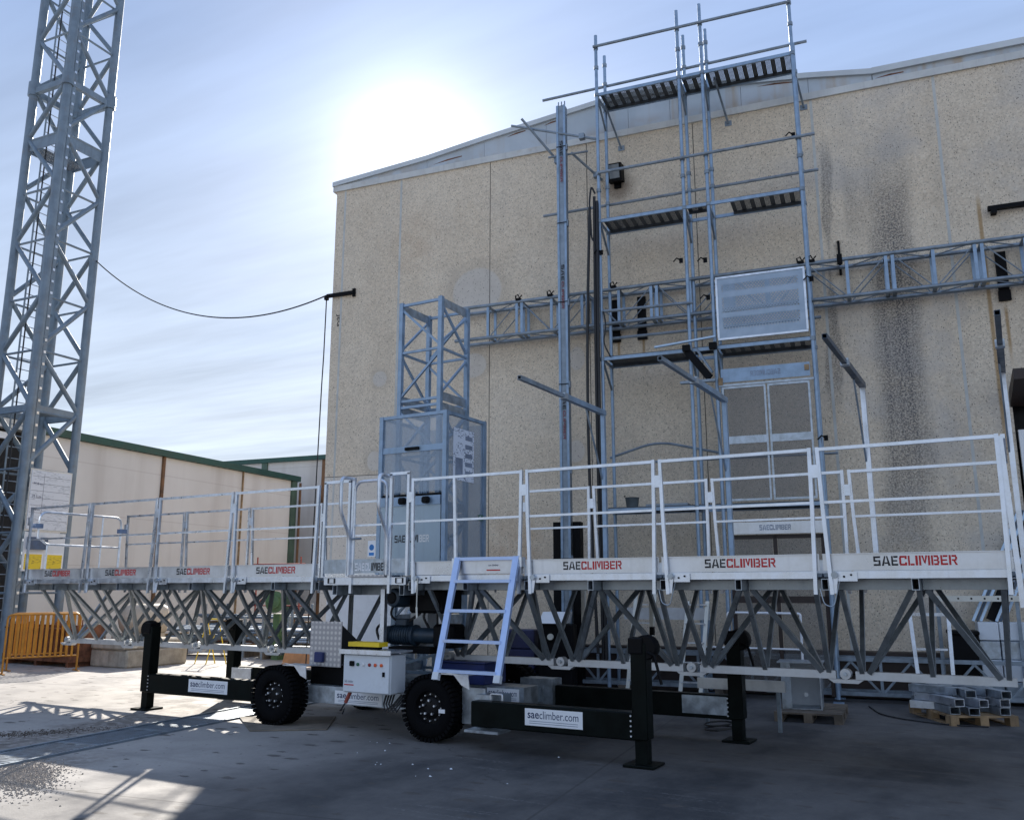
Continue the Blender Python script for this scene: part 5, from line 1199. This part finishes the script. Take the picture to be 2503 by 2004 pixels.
for k in range(4): part(bm, 'beam', G().box(4.2 + .3 * (k % 2), 11.4 - .4 * (k % 2), -.34 + (k // 2) * .17, -.19 + (k // 2) * .17, .02 + (k % 2) * .34, .34 + (k % 2) * .34), BRICKB)
wf_ = thing('white_ladder_frame', 'narrow white metal frame leaning on the lying truss', 'frame', (10.85, -.85, 0), 'W')
for x0, x1 in ((10.66, 10.61), (11.08, 11.11)): part(wf_, 'stile', G().bar(w(x0, .98, .02), w(x1, .80, 1.26), .05, .035, (0, 1, 0)), ALU)
part(wf_, 'rail', G().bar(w(10.62, .80, 1.25), w(11.11, .80, 1.25), .045, .045), ALU); part(wf_, 'rail', G().bar(w(10.66, .87, .77), w(11.06, .87, .77), .03, .03), ALU)
part(wf_, 'foot_plate', G().box(10.60, 11.12, -.99, -.955, .20, .31), ALU)
bn = thing('black_bin', 'black plastic wheelie bin beside the white ladder frame', 'bin', (11.3, -.5, 0), 'W')
part(bn, 'body', G().prism([w(11.16, .62, .06), w(11.44, .62, .06), w(11.48, .62, .96), w(11.12, .62, .96)], (0, .42, 0)), BLACK)
part(bn, 'lid', G().cbox(11.10, 11.50, -.66, -.16, .965, 1.02, .012), BLACK); part(bn, 'wheel', G().tube(w(11.15, .25, .09), w(11.45, .25, .09), .085, 14), RUBBER)
gu = thing('grey_panel_stack', 'pale grey panel boxes stacked under the leaning profiles', 'panel stack', (11.8, -.4, 0), 'W')
for k, (z0, z1, m) in enumerate(((.05, .32, GALVD), (.33, .62, BOXW), (.63, .88, GALV), (.89, 1.14, BOXW))):
    part(gu, 'panel_box', G().cbox(11.50, 11.76, -.5, -.12, z0, z1, .008), m); part(gu, 'panel_box', G().cbox(11.775, 12.20, -.5 + .02 * k, -.12, z0, z1, .008), m)
lpf = thing('leaning_profiles', 'two blue grey aluminium profiles leaning beside the doorway', 'profiles', (11.7, -.3, 1.1), 'W')
for x in (11.46, 11.76):
    for k in range(3): part(lpf, 'flange', G().bar(w(x + k * .05, .34, 1.15), w(x + k * .05 + .78, .06, 2.75), .036, .03, (0, 1, 0)), LIGHTB if k != 1 else MATS['dark_blue_tube'])
part(lpf, 'dark_web', G().bar(w(11.70, .30, 1.16), w(12.44, .04, 2.72), .14, .01, (0, 1, 0)), BLACK)
ps_ = thing('slotted_bar', 'pale slotted bar lying level in front of the leaning profiles', 'bar', (11.4, -.5, 1.43), 'W')
part(ps_, 'bar', G().box(10.94, 12.10, -.545, -.52, 1.43, 1.51), CREAM)
for k in range(5): part(ps_, 'slot', G().tube(w(11.28 + k * .17, .547, 1.47), w(11.28 + k * .17, .544, 1.47), .014, 10), BLACK)
part(ps_, 'stand', G().box(10.98, 11.03, -.52, -.47, .02, 1.43), GALVD); part(ps_, 'stand', G().box(12.0, 12.05, -.52, -.505, .02, 1.43), GALVD)

def pallet(name_lab, loc, rz, mat, L_=1.2, W_=.8):
    frame('Q', loc, rz); t_ = thing('pallet', name_lab, 'pallet', (0, 0, 0), 'Q', group='pallets by the hall')
    for k in range(3): part(t_, 'skid', G().box(-L_ / 2, L_ / 2, -W_ / 2 + k * (W_ - .1) / 2, -W_ / 2 + .1 + k * (W_ - .1) / 2, .0, .018), mat)
    for i in range(3):
        for j in range(3): part(t_, 'block', G().box(-L_ / 2 + i * (L_ - .14) / 2, -L_ / 2 + .14 + i * (L_ - .14) / 2, -W_ / 2 + j * (W_ - .1) / 2, -W_ / 2 + .1 + j * (W_ - .1) / 2, .0185, .096), mat)
    for k in range(7): part(t_, 'board', G().box(-L_ / 2 + k * (L_ - .12) / 6, -L_ / 2 + .12 + k * (L_ - .12) / 6, -W_ / 2, W_ / 2, .0965, .118), mat)
    return t_
pallet('fresh wooden pallet loaded with short galvanised brackets', (12.68, 4.55, 0), R(118), WOOD)
pallet('old dark pallet under the open metal cabinet', (11.02, 3.78, 0), R(96), WOODD, 1.1, .8)
frame('Q', (12.68, 4.55, .12), R(118)); rr = random.Random(11)
k_ = 0
spots = [(-.35, -.25, .0, 4), (-.35, .08, 0, 3), (-.30, .3, 6, 2), (.1, -.22, 90, 3), (.12, .05, 80, 3), (.35, .25, 20, 4), (.4, -.2, 10, 3), (0, .3, 45, 5), (-.1, -.1, 30, 5)]
labs = ['bracket', ]
for n_, (x, y, a, lv) in enumerate(spots):
    for l_ in range(min(lv, 3)):
        k_ += 1; a_ = R(a + rr.uniform(-12, 12)); c, s_ = math.cos(a_), math.sin(a_); z = .004 + l_ * .096; hx = rr.uniform(.20, .32)
        p, q = (x - hx * c, y - hx * s_, z + .045), (x + hx * c, y + hx * s_, z + .045 + rr.uniform(-.002, .002))
        single('zinc_bracket', 'short galvanised channel bracket heaped on the fresh wooden pallet', 'bracket', G().rect_tube(p, q, .12, .088, .006), ALU if rr.random() > .5 else GALV, p, 'Q', group='brackets heaped on the pallet')
frame('Q', (10.93, 3.72, .12), R(8))
cbn = thing('open_metal_cabinet', 'open fronted galvanised cabinet standing on the dark pallet', 'cabinet', (0, 0, 0), 'Q')
part(cbn, 'side', G().box(-.24, -.225, -.20, .22, 0, .56), GALV); part(cbn, 'side', G().box(.225, .24, -.20, .22, 0, .56), GALV); part(cbn, 'top', G().box(-.28, .28, -.22, .24, .56, .575), GALV)
part(cbn, 'back', G().box(-.225, .225, .20, .215, .0, .56), BOXW); part(cbn, 'floor', G().box(-.225, .225, -.2, .2, .0, .012), GALV); part(cbn, 'flange', G().box(-.225, -.12, -.20, -.19, .0, .56), GALV)
part(cbn, 'lock', G().tube((.03, .19, .14), (.03, .17, .14), .028, 12), ALU)
gpk = thing('galvanised_plank', 'pale galvanised planks resting on short trestles beyond the outrigger', 'plank', (10.5, 2.3, 0))
part(gpk, 'plank', G().box(10.02, 10.50, 2.26, 2.32, .445, .565), TOE); part(gpk, 'plank', G().box(10.56, 11.05, 2.24, 2.30, .45, .57), TOE)
for x in (10.1, 10.5, 10.95): part(gpk, 'trestle_leg', G().box(x - .02, x + .02, 2.32, 2.36, 0, .50), GALVD)
lt = thing('low_toe_board', 'pale zinc board fixed low across the first scaffold bay', 'toe board', (7.2, -1.05, 1.2), 'W')
part(lt, 'board', G().box(6.45, 7.80, -1.05, -1.035, 1.14, 1.32), CHORD)
wt_ = thing('white_tube_frame', 'white bent tube frame standing by the brown mesh door', 'frame', (8.6, -1.15, 0), 'W')
part(wt_, 'tube', G().pipe(arc([w(8.08, 1.15, .02), w(8.08, 1.15, 1.26), w(9.13, 1.15, 1.25), w(9.11, 1.15, .02)], .04), .018, 8), PRW); part(wt_, 'rail', G().tube(w(7.6, 1.15, .75), w(9.11, 1.15, .74), .014, 8), PRW)
mc = thing('shop_machine', 'dark workshop machine with a pale sloping hood under the scaffold', 'machine', (5.3, -.95, 0), 'W')
part(mc, 'body', G().cbox(5.02, 5.62, -1.15, -.90, .02, 1.05, .02), BLACK); part(mc, 'hood', G().prism([w(5.04, 1.2, 1.06), w(5.04, .9, 1.06), w(5.08, .9, 1.24), w(5.08, 1.05, 1.24)], (.46, 0, 0)), WHITE); part(mc, 'knob', G().tube(w(5.25, 1.16, .85), w(5.25, 1.2, .85), .05, 14), CREAM)
bx_ = thing('navy_crate', 'deep navy plastic crate stack beside the shop machine', 'crate', (4.7, -.95, 0), 'W')
for k in range(3): part(bx_, 'crate', G().cbox(4.35, 4.95, -1.15, -.85, .02 + k * .315, .325 + k * .315, .015), simple('navy_plastic', (.015, .02, .07), .4) if k == 0 else MATS['navy_plastic'])
for x in (8.70, 9.60):
    part(pf, 'folding_stand', G().box(x - .024, x + .024, 1.90, 1.94, 1.16, 1.70), CREAM); part(pf, 'stand_foot', G().box(x - .026, x + .026, 1.898, 1.942, 1.06, 1.159), BLACK)
al = thing('steel_profile', 'blue grey lettered steel profile leaning behind the checker plate', 'profile', (5.9, 2.6, 0))
part(al, 'blade', G().bar((5.55, 2.75, .02), (5.95, 2.62, 1.62), .16, .02, (0, 1, 0)), LIGHTB); part(al, 'edge', G().bar((5.46, 2.74, .02), (5.86, 2.61, 1.62), .02, .05, (0, 1, 0)), ALU)
wb_ = thing('white_wall_unit', 'white sheet cabinet against the hall behind the lift mast', 'cabinet', (1.6, -.3, 0), 'W')
part(wb_, 'case', G().cbox(.5, 2.2, -.5, -.08, .02, 1.62, .01), BOXW); part(wb_, 'ledge', G().box(.45, 2.25, -.56, -.06, 1.625, 1.65), TOE)
cy = thing('gas_cylinder', 'grey gas cylinder with a red mark behind the checker plate', 'gas cylinder', (5.0, 3.2, 0))
part(cy, 'shell', G().lathe((4.9, 3.3, .0), (.12, 0, 1), [(0, .10), (1.15, .11), (1.28, .08), (1.36, .03), (1.42, .03)], 20), GALVD); part(cy, 'mark', G().lathe((5.02, 3.3, .99), (.12, 0, 1), [(0, .112), (.08, .112)], 20), REDP)
pts = [Vector((10.35 + .16 * math.cos(a * .5) * (1 + .08 * math.sin(a)), 2.05 + .30 * math.sin(a * .5), .014 + .004 * a)) for a in range(0, 26)]
single('cable_coil', 'thin black cable coiled on the ground behind the outrigger leg', 'cable', G().pipe(pts, .010, 6), CABLE, (10.35, 2.05, 0))
pts = arc([(11.5, 5.2, .012), (11.75, 4.4, .012), (12.1, 4.05, .012), (12.6, 3.85, .012), (13.0, 3.9, .012)], .3)
single('ground_lead', 'black lead trailing over the yard to the loaded pallet', 'cable', G().pipe(pts, .009, 6), CABLE, pts[0])
pts = [(13.6, -.06, 1.68), (13.4, -.08, 1.62), (13.2, -.07, 1.6)]
for x, lab in ((10.48, 'thin wire loop hanging from the platform joint above the rear outrigger'), (11.99, 'thin wire loop hanging from the platform joint before the last panel')):
    single('safety_wire', lab, 'wire', G().pipe(arc([(x - .05, -.04, 1.60), (x - .02, -.05, 1.46), (x + .06, -.05, 1.44), (x + .12, -.04, 1.66)], .06), .005, 5), GALV, (x, -.04, 1.45))

for k, (sx, lab) in enumerate(((6.62, 'narrow aluminium step ladder leaning under the low toe board'), (7.42, 'second aluminium step ladder leaning beside the white tube frame'))):
    ll = thing('leaning_ladder', lab, 'ladder', (sx, -1.2, 0), 'W', group='ladders leaning under the scaffold')
    for dx in (0, .30): part(ll, 'stile', G().bar(w(sx + dx - .04, 1.50, .02), w(sx + dx + .06, 1.10, 1.62 - .2 * k), .03, .055, (1, 0, 0)), CREAM)
    for q in range(5): part(ll, 'rung', G().bar(w(sx - .03 + q * .02, 1.44 - q * .075, .25 + q * .28), w(sx + .27 + q * .02, 1.44 - q * .075, .25 + q * .28), .04, .02), ALU)
